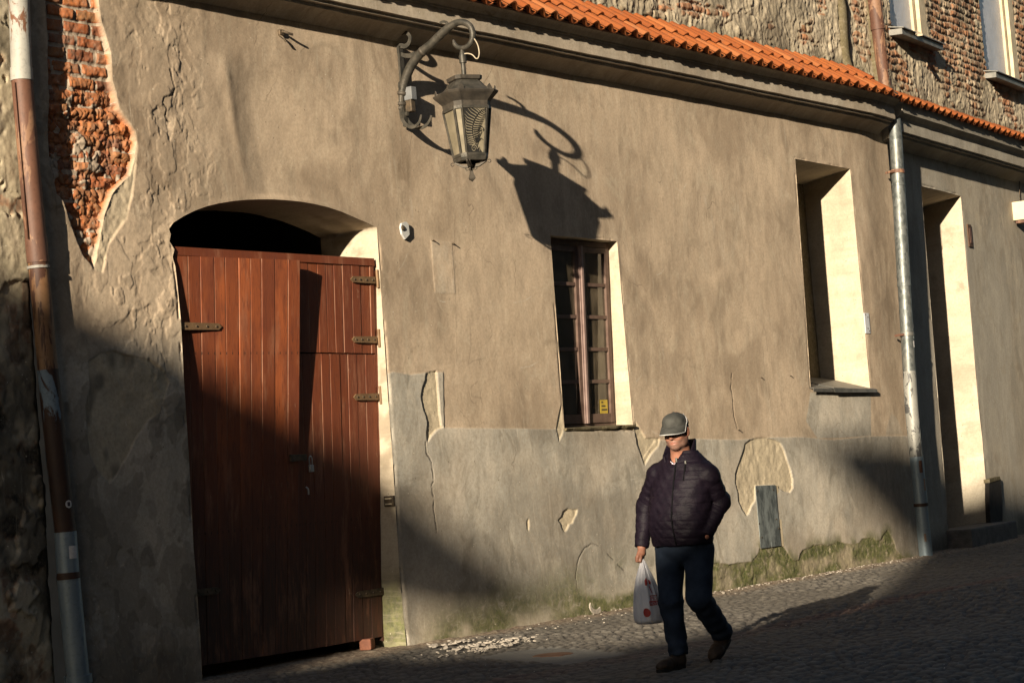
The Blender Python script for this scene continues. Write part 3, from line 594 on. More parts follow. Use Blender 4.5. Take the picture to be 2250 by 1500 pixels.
MAT['brickwall'] = m_plaster('eroded_brickwork', (.33, .28, .19), (.45, .38, .27), cream=(.46, .39, .29))
def upper(name, fn, s0, s1, z0, z1, parent, openings, seed, pale_amt, ds=.014):
    ss = np.arange(s0, s1, ds); zs = np.arange(z0, z1, .011); X, Z = wall_grid(ss, zs)
    bp, rid, be = brick_pattern(X+seed, Z, .26, .095, .028, 2.4, seed)
    er = fbm(X*2.2+seed, Z*3.0, 4, seed); vert = fbm(X*11+seed, Z*10, 5, seed+1, .6); w1, w2, wid = worley(X*11, Z*13, seed)
    ren = sst(pale_amt, pale_amt-.02, er+.25*sst(z0+.5, z0+1.4, Z)-.08)      # where old render still clings
    wq = .035*(fbm(X*2.5, Z*2.5, 3, seed+11)-.5)
    flk = fbm(X*3.5+seed, Z*3.2, 5, seed+21, .5); Y = .018*(fbm(X*1.2, Z*1.5, 3, seed+2)-.5)+ren*(.010*sst(.51, .52, flk)+.008*sst(.45, .44, flk))+.020*(vert-.5)+.018*(fbm(X*9+seed, Z*9, 5, seed+13, .6)-.5)-.018*bp*(1-ren)+.006*w1*(1-ren)-.016*ren+wq+.022*(fbm(X*30, Z*14, 3, seed+3)-.5)
    damp = sst(z0+.40, z0+.15, Z+.25*(fbm(X*3, Z*2, 3, seed+4)-.5))
    A = np.zeros(X.shape+(4,)); B = np.zeros(X.shape+(4,))
    A[..., 0] = (1-ren)*(.25+.75*sst(.40, .58, fbm(X*6, Z*4, 4, seed+5))); A[..., 1] = .5*ren; A[..., 3] = .35*damp; B[..., 0] = np.clip(.75*damp*sst(.35, .6, fbm(X*4, Z*4, 4, seed+6))+.5*sst(.58, .7, fbm(X*2.5, Z*1.2, 4, seed+7)), 0, 1)
    B[..., 2] = np.where(bp > .5, .12+.86*rid, .03); B[..., 3] = .35*sst(.5, .65, fbm(X*3, Z*1, 3, seed+8))
    X2, Z2, Y2, keep = carve(X, Z, openings, Y)
    P = fn(X2, Y2, Z2); return npmesh(name, P.reshape(-1, 3), grid_faces(len(ss), len(zs), keep), MAT['brickwall'], parent, True, {'mA': A.reshape(-1, 4), 'mB': B.reshape(-1, 4)})
YU = .17
upper('upper_wall', lambda X, Y, Z: np.stack([X, YU+Y, Z], -1), 13.5, 23.1, 5.55, 7.4, house, [], 5, .56)
# render pilaster strip on the brick storey
m = MB(); a = W(1845, 0, YU-.03); b = W(1868, 165, YU-.03); pil = []
for t in np.linspace(0, 1, 26):
    z = 7.2+(5.6-7.2)*t; x = b[0]-.12+.05*(vn(t*9, 2.)-.5); pil.append([(x, YU+.02, z), (x+.03*vn(t*23, 5.), YU-.03-.03*vn(t*21, 4.), z), (x+.08, YU-.05-.03*vn(t*17, 8.), z), (x+.14+.05*vn(t*18, 1.), YU-.03-.03*vn(t*13, 6.), z), (x+.18, YU+.02, z)])
m.rings(pil); m.build('pilaster', MAT['ruin'], house, True)
YUB = -.13
def UB(px, py, out=0.): return PL(px, py, oB+nB*(YUB-out), nB)
def ubxz(pts): return np.array([toB(UB(*p)) for p in pts])
w1p = ubxz([(1946, -120), (2010, -100), (2038, 92), (1958, 60)]); w2p = ubxz([(2150, -120), (2225, -100), (2240, 183), (2166, 158)])
for wp in (w1p, w2p): wp[0, 0] = wp[3, 0]; wp[1, 0] = wp[2, 0]; wp[0, 1] = wp[1, 1] = 7.6; wp[2, 1] = wp[3, 1] = (wp[2, 1]+wp[3, 1])/2
upper('upper_wall', lambda X, Y, Z: oB+X[..., None]*dB+(YUB+Y)[..., None]*nB+np.stack([0*Z, 0*Z, Z], -1), .02, 6.8, 5.3, 7.9, houseB, [w1p, w2p], 12, .50)
m = MB(); m.prism([fromB(.02, YUB+.02, 5.3), fromB(.02, .3, 5.3), fromB(.02, .3, 8), fromB(.02, YUB+.02, 8)], dB*.02); m.build('upper_return', MAT['ruin'], houseB)
MAT['oldwood'] = simple('bleached_window_wood', (.40, .33, .22), (.52, .44, .31), 8, .7)
MAT['lead'] = simple('grey_sheet_metal', (.13, .13, .12), (.22, .21, .19), 9, .55, .6)
n = NT('window_glass'); tr = n.node('ShaderNodeBsdfTransparent', {0: (.80, .82, .80)}); gl = n.node('ShaderNodeBsdfGlossy', {0: (.9, .9, .9), 'Roughness': .03})
fr = n.node('ShaderNodeFresnel', {0: 1.5}); df = n.node('ShaderNodeBsdfDiffuse', {0: n.mix(n.ramp(n.noise(6, det=5), .3, .7), (.22, .17, .11), (.40, .32, .22))}); tr = n.node('ShaderNodeMixShader', {0: n.ramp(n.noise((9, 9, 3), det=6, loc=(2, 0, 0)), .35, .7, .13, .34), 1: tr.outputs[0], 2: df.outputs[0]}); mx = n.node('ShaderNodeMixShader', {0: n.math('MULTIPLY_ADD' if False else 'MULTIPLY', fr.outputs[0], 1.25), 1: tr.outputs[0], 2: gl.outputs[0]}); n.t.links.new(mx.outputs[0], n.out.inputs[0]); MAT['glass'] = n.m
MAT['sheet'] = simple('dusty_film_on_window', (.30, .31, .34), (.40, .41, .45), 3, .35, 0, .3, 6, .5, .03)
for k, wp in enumerate((w1p, w2p)):
    sa, sb = wp[3, 0], wp[2, 0]; zb = wp[2, 1]; f = MB()
    def B3(s, y, z): return fromB(s, YUB+y, z)
    for (a, b, c_, d_) in ((sa, sa+.06, zb, 7.6), (sb-.30, sb-.2, zb, 7.6), (sb-.16, sb-.05, zb, 7.6), (sa+.06, sb-.30, zb, zb+.06)):
        f.prism([B3(a, .05, c_), B3(b, .05, c_), B3(b, .05, d_), B3(a, .05, d_)], nB*.07)
    f.prism([B3(sb-.22, -.01, zb), B3(sb, -.01, zb), B3(sb, -.01, 7.6), B3(sb-.22, -.01, 7.6)], nB*.05)
    wnd = f.build('window', MAT['oldwood'], houseB)
    g = MB(); g.prism([B3(sa+.06, .085, zb+.06), B3(sb-.3, .085, zb+.06), B3(sb-.3, .085, 7.6), B3(sa+.06, .085, 7.6)], nB*.01); g.build('pane', MAT['sheet'], wnd)
    r = MB(); r.prism([B3(sa, 0, zb), B3(sa, 0, 7.6), B3(sa, .2, 7.6), B3(sa, .2, zb)], -dB*.01); r.build('reveal', MAT['ruin'], wnd); r = MB(); r.prism([B3(sb, 0, zb), B3(sb, 0, 7.6), B3(sb, .2, 7.6), B3(sb, .2, zb)], dB*.01); r.build('reveal', MAT['ruin'], wnd)
    s = MB(); s.prism([B3(sa-.12, .06, zb), B3(sb+.10, .06, zb), B3(sb+.10, -.20, zb-.05), B3(sa-.12, -.20, zb-.05)], (0, 0, -.012))
    s.prism([B3(sa-.10, .0, zb-.05), B3(sb+.08, .0, zb-.05), B3(sb+.08, -.17, zb-.06), B3(sa-.10, -.17, zb-.06)], (0, 0, -.07)); s.build('window_sill', MAT['lead'], wnd)
m = MB(); a = fromB(w1p[3, 0]+.15, YUB-.30, w1p[2, 1]-.13); b = fromB(w1p[3, 0]+.55, YUB-.10, w1p[2, 1]-.0); m.tube([a, (a+b)/2, b], 1, flat=(.03, .012)); m.build('loose_slat', MAT['oldwood'], houseB)

# ------------------------------------------------------------------ the street
xs = np.concatenate([[-400, -120, -40, -10, 2, 6, 8], np.arange(9, 31, .022), [31.5, 33, 36, 42, 60, 120, 400]])
ys = np.concatenate([[-400, -120, -40, -20, -12, -9, -7.4], np.arange(-6.9, .42, .020), [.6, 2, 8, 30, 120, 400]])
X, Y = np.meshgrid(xs, ys, indexing='ij')
cx_ = X+.05*(fbm(X*2, Y*2, 3, 400)-.5); cy_ = Y+.05*(fbm(X*2+9, Y*2, 3, 401)-.5)
d1, d2, cid = worley(cx_*10.8, cy_*10.8, 2, .66)
ed = d2-d1; dome = sst(.0, .42, ed)
slab = WXZ  # (unused name kept out of the way)
def gxy(pts): return np.array([G(*p)[:2] for p in pts])
SLAB = gxy([(1040, 1440), (1130, 1424), (1215, 1417), (1375, 1428), (1345, 1436), (1240, 1456), (1150, 1450)])
sm = sst(.03, -.03, psdf(SLAB, X, Y)+.05*(fbm(X*4, Y*4, 3, 405)-.5))
cov = sst(.5, .68, fbm(X*.8, Y*.8, 4, 402)); edge_dirt = sst(-.42, -.05, Y+.25*(fbm(X*2, Y*2, 3, 403)-.5))
H = (.024*dome+.018*(cid-.5))*(1-.45*cov)*(1-.8*sm)*(1-.6*edge_dirt)+.03*(fbm(X*.6, Y*.6, 3, 404)-.5)*sst(0, -.5, Y)+.012*(fbm(X*6, Y*6, 3, 406)-.5)
H = H-.022+edge_dirt*(.012+.022*fbm(X*9, Y*9, 4, 407)); far = (X < 8.5) | (X > 31) | (Y < -7.1) | (Y > .5); H[far] = -.03
yl = -2.75+.12*(fbm(X*.5, Y*0, 2, 409)-.5)
line = sst(.17, .10, np.abs(Y-yl))
A = np.stack([cid, 1-dome, np.clip(line, 0, 1), np.clip(edge_dirt, 0, 1)], -1); B = np.stack([cov, sm, fbm(X*5, Y*5, 4, 410), np.ones(X.shape)], -1)
n = NT('cobbled_street'); r, jn, ln, dirt = n.attr('mA'); cv, smo, f5, _ = n.attr('mB')
c = n.mix(r, (.080, .071, .060), (.150, .137, .117)); c = n.mix(n.math('MULTIPLY', n.ramp(n.noise(30, det=5), .4, .7), .5), c, (.11, .095, .08))
c = n.mix(n.math('MULTIPLY', ln, .7), c, (.15, .085, .065)); c = n.mix(n.math('MULTIPLY', cv, .5), c, (.130, .116, .094)); c = n.mix(n.math('MULTIPLY', jn, .85), c, (.03, .025, .02))
c = n.mix(smo, c, (.14, .135, .12)); dc = n.mix(n.ramp(n.noise(26, det=6, rough=.75), .4, .6), (.12, .075, .05), (.30, .24, .17)); c = n.mix(n.math('MULTIPLY', dirt, .8), c, dc)
vsp = n.node('ShaderNodeTexVoronoi', {'Vector': n.map((30, 30, 30)), 'Scale': 1.}).outputs['Distance']; c = n.mix(n.math('MULTIPLY', n.ramp(vsp, .16, .08), n.ramp(n.noise(5), .5, .65)), c, (.45, .41, .35))
n.bump(n.noise(70, det=5, rough=.7), .5, .01); MAT['street'] = n.fin(c, .8, 0, .35)
tag(npmesh('street', np.stack([X, Y, H], -1).reshape(-1, 3), grid_faces(len(xs), len(ys), flip=False), MAT['street'], None, True, {'mA': A.reshape(-1, 4), 'mB': B.reshape(-1, 4)}), kind='structure')

# ------------------------------------------------------------------ unseen slabs and house row across the street, added to shape the shade
sunh = np.array([3.16, 1.]); az = sunh/np.linalg.norm(sunh); ee = np.array([az[1], -az[0], 0.]); back = np.array([-az[0], -az[1], 0.])
DS = 13.
def occ(xw, zw):
    """where the edge that shades facade point (xw, zw) stands, in a slab plane square to the sun"""
    q = (xw-15.)/(ee[0]-SUN[0]*ee[1]); p = np.array([15.-SUN[0]*DS, -DS, 0.])+ee*q
    p[2] = zw+.79*(-p[1]); return p
MAT['opp'] = simple('unseen_shade_blocker_ochre', (.20, .16, .12), (.27, .22, .16), .8, .9)
MAT['unseen_row_roof'] = simple('unseen_row_dark_red', (.16, .07, .045), (.24, .10, .06), 2, .8)
def shadow_slab(pts, label, depth=.35, name='house'):  # thin unseen slab, its outline cut to cast the long shadows
    m = MB(); m.prism([occ(*p) for p in pts], back*depth); o = m.build(name, MAT['opp'])
    return tag(o, label, 'house')
shadow_slab([(-6, 8.0), (2, 5.4), (8.8, 2.93), (10.4, 2.37), (11.5, 1.88), (12.6, 1.38), (13.4, .88), (14.5, .30), (14.3, .16), (13.2, .28), (12.4, .50), (11.8, .62), (11.6, .0), (12.3, -.25), (13.1, -.20), (15.1, -.80), (16.4, -1.05), (18.4, -1.60), (19.6, -1.80), (21.3, -1.92), (23.6, -2.1), (23.6, -11.5), (-6, -7)],
      'stand-in slab for an unseen house behind the viewer, cut to throw the left-hand shadow')
shadow_slab([(19.75, 1.42), (21.6, 1.36), (23.4, .98), (25, .93), (30, .6), (44, .3), (44, -17), (23.6, -11.5), (23.6, -1.95), (23.2, -1.3), (22.6, -.66), (22.05, .02), (20.9, .74)], 'stand-in slab for an unseen house across the street, cut to throw the right-hand shadow', depth=.3)
m = MB(); m.box((20, -19., 7.), (60, 9, 14.)); o = m.build('house', MAT['opp']); tag(o, 'unseen plain house row across the street, raised to cut the sky light', 'house')  # out of view, put in and heightened to block sky light
m = MB(); m.prism([(-10, -14.2, 14.), (-10, -23.8, 14.), (-10, -19, 17.5)], (60, 0, 0)); m.build('roof', MAT['unseen_row_roof'], o)  # roof of the added unseen house row
# ------------------------------------------------------------------ the plank gate (leans out at the top)
GY = lambda z: .03+(3.13-z)*.064
def m_paintwood():
    n = NT('red_brown_gate_paint'); tc, _, _, _ = n.attr('mP')
    g = n.noise((60, 60, 2.2), det=5, rough=.65, dist=.4); blot = n.noise((3, 3, 1.2), det=5, rough=.65); fine = n.noise((90, 90, 9), det=4)
    c = n.mix(tc, (.15, .038, .014), (.37, .102, .033)); c = n.mix(n.math('MULTIPLY', n.ramp(blot, .38, .62), .75), c, (.15, .042, .021))
    c = n.mix(n.math('MULTIPLY', n.ramp(g, .5, .72), .8), c, (.10, .026, .014)); c = n.mix(n.math('MULTIPLY', n.ramp(fine, .63, .72), .8), c, (.05, .022, .016))
    ed = n.attr('mP')[1]; c = n.mix(n.math('MULTIPLY', ed, n.ramp(n.noise((20, 20, 3), det=5), .35, .6)), c, (.40, .27, .18))
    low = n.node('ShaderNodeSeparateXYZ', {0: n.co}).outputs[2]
    c = n.mix(n.math('MULTIPLY', n.ramp(low, 1.95, .45), n.ramp(g, .2, .55, .55, 1.)), c, (.045, .021, .015))  # shade on the lower gate put into the paint colour, deepening downwards
    sep = n.node('ShaderNodeSeparateXYZ', {0: n.co}); dots = n.math('MULTIPLY', n.math('LESS_THAN', n.math('FRACT', n.math('MULTIPLY', sep.outputs[0], 16.5)), .17), n.math('LESS_THAN', n.math('ABSOLUTE', n.math('SUBTRACT', n.math('FRACT', n.math('MULTIPLY', sep.outputs[2], .76)), .80)), .0075)); c = n.mix(n.math('MULTIPLY', dots, .75), c, (.035, .018, .012))
    fad = n.noise((7, 7, 1.1), det=6, rough=.7, loc=(6, 1, 2)); c = n.mix(n.ramp(fad, .52, .70, 0, .5), c, (.33, .15, .085)); c = n.mix(n.ramp(fad, .45, .32, 0, .6), c, (.10, .030, .016))
    sc = n.noise((14, 14, 3.5), det=6, rough=.8, loc=(4, 2, 1)); c = n.mix(n.math('MULTIPLY', n.ramp(sc, .66, .72), n.ramp(blot, .48, .56)), c, (.42, .30, .20))
    n.bump(n.math('ADD', g, n.math('MULTIPLY', fine, .5)), .35, .004); return n.fin(c, .62, 0, .35)
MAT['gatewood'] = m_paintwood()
MAT['iron'] = simple('dark_weathered_iron', (.055, .045, .035), (.13, .095, .06), 14, .6, .5, .4, 80)
MAT['hinge'] = simple('brown_painted_hinge', (.14, .085, .045), (.20, .125, .065), 10, .6, .2, .3)
MAT['steel'] = simple('worn_steel', (.35, .36, .37), (.5, .5, .5), 20, .4, .8)
xm = 11.66
WRZ = lambda z: .100*max(0., (z-.85)/2.2)**1.15
def _xm(z):
    lo_, hi_ = 575., 1480.
    for _ in range(40):
        py = (lo_+hi_)/2; p = W(660-5*(py-575)/855, py, GY(z)-.014-WRZ(z))
        lo_, hi_ = (py, hi_) if p[2] > z else (lo_, py)
    return p[0]
_zt = np.linspace(0, 3.2, 40); _xt = [_xm(z) for z in _zt]
XM = lambda z: float(np.interp(z, _zt, _xt))
def lean(x, z):
    return 10.43+(x-10.43)*(XM(z)-10.43)/(xm-10.43) if x < xm+.001 else 12.655-(12.655-x)*(12.655-XM(z))/(12.655-xm)
def leaf(name, x0, x1, zb0, zb1, zt0, zt1, warp, seed, wid=.122, tone=1.):
    V = []; F = []; A = []; x = x0; rs = np.random.default_rng(seed)
    while x < x1-.02:
        w_ = min(wid*(.86+.3*rs.random()), x1-x);
        if x1-(x+w_) < .05: w_ = x1-x
        dy = rs.normal(0, .0022); tn = rs.random(); g = .0022; k = len(V); nz = 14
        for j in range(nz+1):
            t = j/nz
            for (xx, yy, eg) in ((x+g*.3, .009, 0), (x+g, .0, .4), (x+g+.005, -.0018, .0), (x+w_-g-.005, -.0018, 0), (x+w_-g, .0, .15), (x+w_-g*.3, .009, 0)):
                f = (xx-x0)/(x1-x0); zb = zb0+(zb1-zb0)*f+rs.normal(0, .001); zt = zt0+(zt1-zt0)*f; z = zb+(zt-zb)*t
                V.append((lean(xx, z), GY(z)+yy+dy+warp(f, z), z)); A.append((tn*tone, eg, 0, 1))
        for j in range(nz):
            for i in range(5): a = k+j*6+i; F.append((a, a+1, a+7, a+6))
        x += w_
    # closing back and edges
    V2 = []; F2 = []
    k = len(V)
    for j in range(15):
        t = j/14
        for xx in (x0, x1):
            f = (xx-x0)/(x1-x0); zb = zb0+(zb1-zb0)*f; zt = zt0+(zt1-zt0)*f; z = zb+(zt-zb)*t
            V.append((lean(xx, z), GY(z)+.006+warp(f, z), z)); V.append((lean(xx, z), GY(z)+.045+warp(f, z), z)); A += [(.5, 0, 0, 1)]*2
    for j in range(14):
        a = k+j*4; F += [(a, a+1, a+5, a+4), (a+2, a+6, a+7, a+3), (a+1, a+3, a+7, a+5)]
    a = k; F.append((a, a+2, a+3, a+1)); a = k+56; F.append((a, a+1, a+3, a+2))
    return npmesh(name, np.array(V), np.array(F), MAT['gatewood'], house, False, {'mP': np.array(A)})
warpL = lambda f, z: -.014-WRZ(z)*f
warp0 = lambda f, z: 0.0
zsp = W(740, 775, .07)[2]
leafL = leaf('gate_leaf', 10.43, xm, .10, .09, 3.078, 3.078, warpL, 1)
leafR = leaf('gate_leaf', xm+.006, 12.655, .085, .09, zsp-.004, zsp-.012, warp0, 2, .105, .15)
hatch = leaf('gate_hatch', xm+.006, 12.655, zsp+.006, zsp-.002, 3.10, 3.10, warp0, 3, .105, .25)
m = MB(); m.prism([(10.40, GY(3.1)-.016, 3.083), (12.66, GY(3.1)-.010, 3.083), (12.66, GY(3.1)-.010, 3.145), (10.40, GY(3.1)-.016, 3.145)], (0, .11, 0)); m.build('gate_beam', MAT['gatewood'], house)
m = MB(); m.box((12.665, GY(1.6)+.03, 1.55), (.03, .05, 3.0), np.array(Matrix.Rotation(.064, 3, 'X'))); m.build('gate_post', MAT['gatewood'], house)
def hinge(px, py, length, side, parent, z=None, warpf=None, mat='hinge'):
    p = W(px, py, 0.); z = p[2]; x = 12.655 if side > 0 else 10.44; h = MB(); L = length; y = GY(z)-.016+(warpf or .0)-.004
    wq = (warp0(1-L/1.0, z) if side > 0 else 0)*.9; pts = [(x, y, z-.028), (x, y, z+.028), (x-side*(L-.03), y+wq, z+.024), (x-side*L, y+wq, z), (x-side*(L-.03), y+wq, z-.024)]
    h.prism(pts, (0, .012, 0)); o = h.build('hinge', MAT[mat], parent)
    for t in (.12, .38, .63, .86):
        b = MB(); b.lathe((x-side*L*t, y-.001+wq*t, z), [(.0, .006), (.007, .005), (.009, 0)], 8, np.array(Matrix.Rotation(math.radians(90), 3, 'X'))); b.build('hinge_bolt', MAT['iron'], o)
    if side > 0:
        k = MB(); k.tube([(x+.022, y-.004, z-.062), (x+.022, y-.004, z+.085)], .013, 8); k.build('hinge_pin', MAT['hinge'], o)
    return o
hinge(790, 613, .30, 1, hatch); hinge(795, 744, .30, 1, hatch); hinge(797, 870, .30, 1, leafR); hinge(812, 1306, .34, 1, leafR, mat='iron')
hinge(440, 716, .42, -1, leafL, warpf=-.030); hinge(470, 1300, .36, -1, leafL, warpf=-.013, mat='iron')
c = W(650, 1006, GY(1.5)); m = MB(); yh = GY(c[2])-.030-WRZ(c[2]); m.box((c[0]-.03, yh, c[2]), (.17, .012, .05), bev=.003); m.box((c[0]-.11, yh-.004, c[2]), (.045, .02, .055), bev=.003); hp = m.build('hasp', MAT['iron'], leafL)
m = MB(); c = W(667, 1022, GY(1.45)); y = GY(c[2])-.050-WRZ(c[2])
m.tube(spline([(c[0]-.015, y, c[2]), (c[0]-.015, y, c[2]+.05), (c[0], y, c[2]+.068), (c[0]+.015, y, c[2]+.05), (c[0]+.015, y, c[2])], 5), .005, 6)
m.build('shackle', MAT['steel'], hp); m = MB(); m.box((c[0], y, c[2]-.028), (.045, .02, .055), bev=.005); m.build('padlock', MAT['steel'], hp)
m = MB(); c = W(669, 1078, GY(1.3)); m.tube(spline([(c[0]-.012, GY(1.3)-.03, c[2]+.03), (c[0]+.006, GY(1.3)-.035, c[2]+.01), (c[0]+.012, GY(1.3)-.03, c[2]-.03)], 4), .006, 6); m.build('door_handle', MAT['steel'], leafR)
m = MB(); c = W(815, 1412, .2); m.box((12.45, .22, .05), (.12, .10, .09), rotz(.4), .015); tag(m.build('brick', simple('old_red_brick', (.17, .07, .045), (.25, .10, .06), 12)), 'broken red brick lying in the gap under the right gate leaf', 'brick')

# ------------------------------------------------------------------ the two-casement window
WY = lambda z: .10+(3.43-z)*.05
x0, x1 = 15.115, 16.205; zb, zt = 1.70, 3.44
MAT['winwood'] = simple('brown_window_wood', (.085, .052, .040), (.13, .085, .066), 12, .6, 0, .3, 90)
MAT['winrose'] = simple('faded_rose_brown_wood', (.17, .115, .10), (.23, .165, .145), 12, .6, 0, .3, 90)
def bar(m, xa, xb, za, zc, y0, th):
    m.prism([(xa, WY(za)+y0, za), (xb, WY(za)+y0, za), (xb, WY(zc)+y0, zc), (xa, WY(zc)+y0, zc)], (0, th, 0))
m = MB(); bar(m, x0, x0+.035, zb, zt, .0, .08); bar(m, x1-.03, x1, zb, zt, .0, .08); bar(m, x0+.035, x1-.03, zt-.05, zt, .002, .08); bar(m, x0+.035, x1-.03, zb, zb+.03, .002, .08)
win = m.build('window', MAT['winwood'], house); xc = 15.705
def sash(xa, xb):
    m = MB(); s = .05; za, zc = zb+.035, zt-.055
    bar(m, xa, xa+s, za, zc, -.012, .05); bar(m, xb-s, xb, za, zc, -.012, .05); bar(m, xa+s, xb-s, za, za+.085, -.010, .05); bar(m, xa+s, xb-s, zc-.05, zc, -.010, .05)
    H = (zc-.05)-(za+.085)
    for k in range(1, 5): z = za+.085+H*k/5; bar(m, xa+s, xb-s, z-.016, z+.016, -.006, .034)
    o = m.build('sash', MAT['winwood'], win)
    g = MB(); bar(g, xa+s-.005, xb-s+.005, za+.08, zc-.045, .012, .004); g.build('pane', MAT['glass'], win); return o
sash(x0+.037, xc-.03); sR = sash(xc+.03, x1-.032)
m = MB()
for (a, b, y) in ((xc-.030, xc+.030, -.022), (xc-.014, xc+.014, -.040)): bar(m, a, b, zb+.032, zt-.052, y, .03 if y > -.03 else .02)
m.build('mullion', MAT['winrose'], win)
sp = W(1330, 893, WY(1.9)); m = MB(); bar(m, sp[0]-.075, sp[0]+.05, sp[2]-.065, sp[2]+.065, .006, .002); st = m.build('sticker', simple('yellow_sticker', (.36, .26, .03), (.44, .32, .05), 5, .6, 0, 0), win)
m = MB()
for k, (a, b) in enumerate(((-.055, -.025), (-.055, .01), (-.055, .035))): bar(m, sp[0]+a, sp[0]+b, sp[2]+.035-.035*k, sp[2]+.05-.035*k, .004, .001)
m.build('sticker_text', simple('sticker_ink', (.05, .04, .02), (.06, .05, .03), 5, .7, 0, 0), win)
MAT['curtain'] = simple('faded_curtain', (.34, .31, .24), (.42, .38, .30), 8, .9); MAT['redcurtain'] = simple('red_curtain', (.42, .055, .03), (.50, .08, .04), 8, .9)
def drape(xa, xb, y, z0, z1, mat, name):
    m = MB(); k = 40; r0 = []; 
    for zz_ in (z0, z1): r0.append([(xa+(xb-xa)*i/k, WY(zz_)+.05+y+.012*math.sin(i*1.1), zz_) for i in range(k+1)])
    m.rings(r0, False, False); return m.build(name, mat, house, True)
for xa, xb in ((15.34, 15.40), (15.44, 15.475)): drape(xa, xb, .02, 1.75, 3.1, MAT['curtain'], 'curtain')
drape(15.565, 15.65, .0, 1.95, 3.2, MAT['redcurtain'], 'curtain')
drape(16.02, 16.12, .0, 1.9, 3.3, simple('orange_brown_drape', (.30, .13, .05), (.38, .18, .08), 8, .9), 'curtain')
m = MB(); k = 30; rg = []
for i in range(k+1):
    x = 15.09+(16.235-15.09)*i/k; a = .012*(vn(x*7, 1.)-.5); b = .03*(vn(x*11, 3.)-.5)
    rg.append([(x, .22, zb+.01), (x, -.02-.02*vn(x*5, 7.), zb-.012+a), (x, -.025+b, zb-.03+a), (x, .0, zb-.045+b), (x, .22, zb-.05)])
m.rings(rg); m.build('window_sill', MAT['ruin'], house)
# sheet-metal sill of the niche
m = MB(); A_ = (19.73, -.055, 1.985); B_ = (21.22, -.06, 1.955)
m.prism([A_, (20.25, -.055, 1.975), (20.22, .55, 2.17), (19.77, .55, 2.18)], (0, 0, .006)); m.prism([(20.16, -.07, 1.985), B_, (21.17, .55, 2.14), (20.2, .55, 2.16)], (0, 0, .008))
m.prism([A_, (20.25, -.055, 1.978), (20.25, -.05, 1.945), (19.74, -.045, 1.955)], (0, .006, 0)); m.prism([(20.16, -.07, 1.985), B_, (21.21, -.062, 1.93), (20.2, -.064, 1.94)], (0, .006, 0))
m.build('niche_sill', MAT['lead'], house)

# ------------------------------------------------------------------ the wrought-iron lamp
lx = 13.136; Lp = lambda px, py: XP(px, py, lx)
LC = np.array([lx, -.68, 0.])
lamp = empty('street_lamp', (lx, 0, 4.5), 'wrought-iron wall lantern with fern-patterned glass hanging from a curled bracket', 'street lamp')
MAT['lampiron'] = simple('grey_lamp_iron', (.040, .038, .032), (.085, .076, .062), 16, .5, .45, .4, 70)
MAT['lamprust'] = simple('rusty_lamp_iron', (.040, .035, .029), (.078, .066, .052), 12, .6, .35, .4, 70)
def P3(L): return [Lp(*p) for p in L]
m = MB(); a = W(867, 100, -.03); b = W(887, 278, -.03); m.tube([(lx, -.03, a[2]), (lx, -.03, (a[2]+b[2])/2), (lx, -.03, b[2])], 1, flat=(.028, .010), up=(0, 1, 0))
for zz_ in (W(872, 190)[2], W(878, 252)[2]): m.lathe((lx, -.015, zz_), [(.05, 0), (.05, .014), (.02, .03), (.02, .05), (0, .055)], 10, np.array(Matrix.Rotation(math.radians(90), 3, 'X')))
m.build('wall_bracket', MAT['lampiron'], lamp)
arm = spline(P3([(881, 252), (882, 232), (883, 212), (886, 192), (893, 168), (903, 146), (916, 127), (931, 111), (948, 97), (964, 81), (978, 68), (992, 57), (1006, 50), (1020, 50), (1032, 57), (1038, 70), (1038, 84), (1034, 95), (1026, 103), (1016, 106), (1006, 104), (999, 97), (996, 88)]), 6)
nA = len(arm); rad = np.interp(np.arange(nA)/nA, [0, .08, .12, .2, .45, .55, .8, .95, 1], [.030, .034, .038, .040, .036, .028, .022, .018, .008])
m = MB(); m.tube(arm, rad, 10); m.build('arm', MAT['lampiron'], lamp, True)
for (p, w_) in (((883, 205), .047), ((885, 228), .050), ((884, 240), .046), ((929, 113), .042), ((966, 80), .036)):
    c = Lp(*p); i = int(np.argmin([np.linalg.norm(q-c) for q in arm])); t = arm[min(i+1, nA-1)]-arm[max(i-1, 0)]; t /= np.linalg.norm(t); m = MB(); m.tube([arm[i]-t*.014, arm[i]+t*.014], w_, 10); m.build('collar', MAT['lamprust'], lamp, True)
def scroll(L, w_=.018, th=.006, dx=0., taper=True):
    q = [p+np.array([dx, 0, 0]) for p in spline(P3(L), 6)]; m = MB(); rr = np.linspace(1, .55, len(q)) if taper else [1]*len(q)
    m.tube(q, list(rr), flat=(w_, th), up=(1, 0, 0)); return m.build('scroll', MAT['lampiron'], lamp)
scroll([(912, 118), (900, 123), (885, 121), (874, 113), (867, 102), (866, 94)], .020); scroll([(872, 108), (880, 101), (890, 102), (898, 96), (901, 84), (897, 75), (889, 72), (881, 75)], .022)
scroll([(972, 68), (979, 64), (983, 57), (981, 50), (974, 48), (966, 51)], .016)
scroll([(886, 238), (888, 258), (895, 272), (907, 280), (918, 278), (927, 268), (931, 253)], .018, dx=-.03); scroll([(886, 242), (891, 264), (903, 277), (917, 281), (931, 275), (940, 263), (943, 253)], .018, dx=.03)
m = MB(); q = spline(P3([(1037, 82), (1043, 87), (1050, 100), (1053, 116), (1051, 127), (1046, 129), (1038, 121), (1028, 118), (1019, 119)]), 6); m.tube(q, .0055, 6); m.build('cable', simple('pale_cable', (.30, .25, .18), (.4, .34, .25), 20, .6), lamp, True)
m = MB(); c = XP(910, 205, lx+.02); m.box((lx+.03, -.075, c[2]+.005), (.07, .09, .11), bev=.006); m.build('junction_box', simple('grey_box_paint', (.11, .115, .12), (.15, .155, .16), 8, .5), lamp)
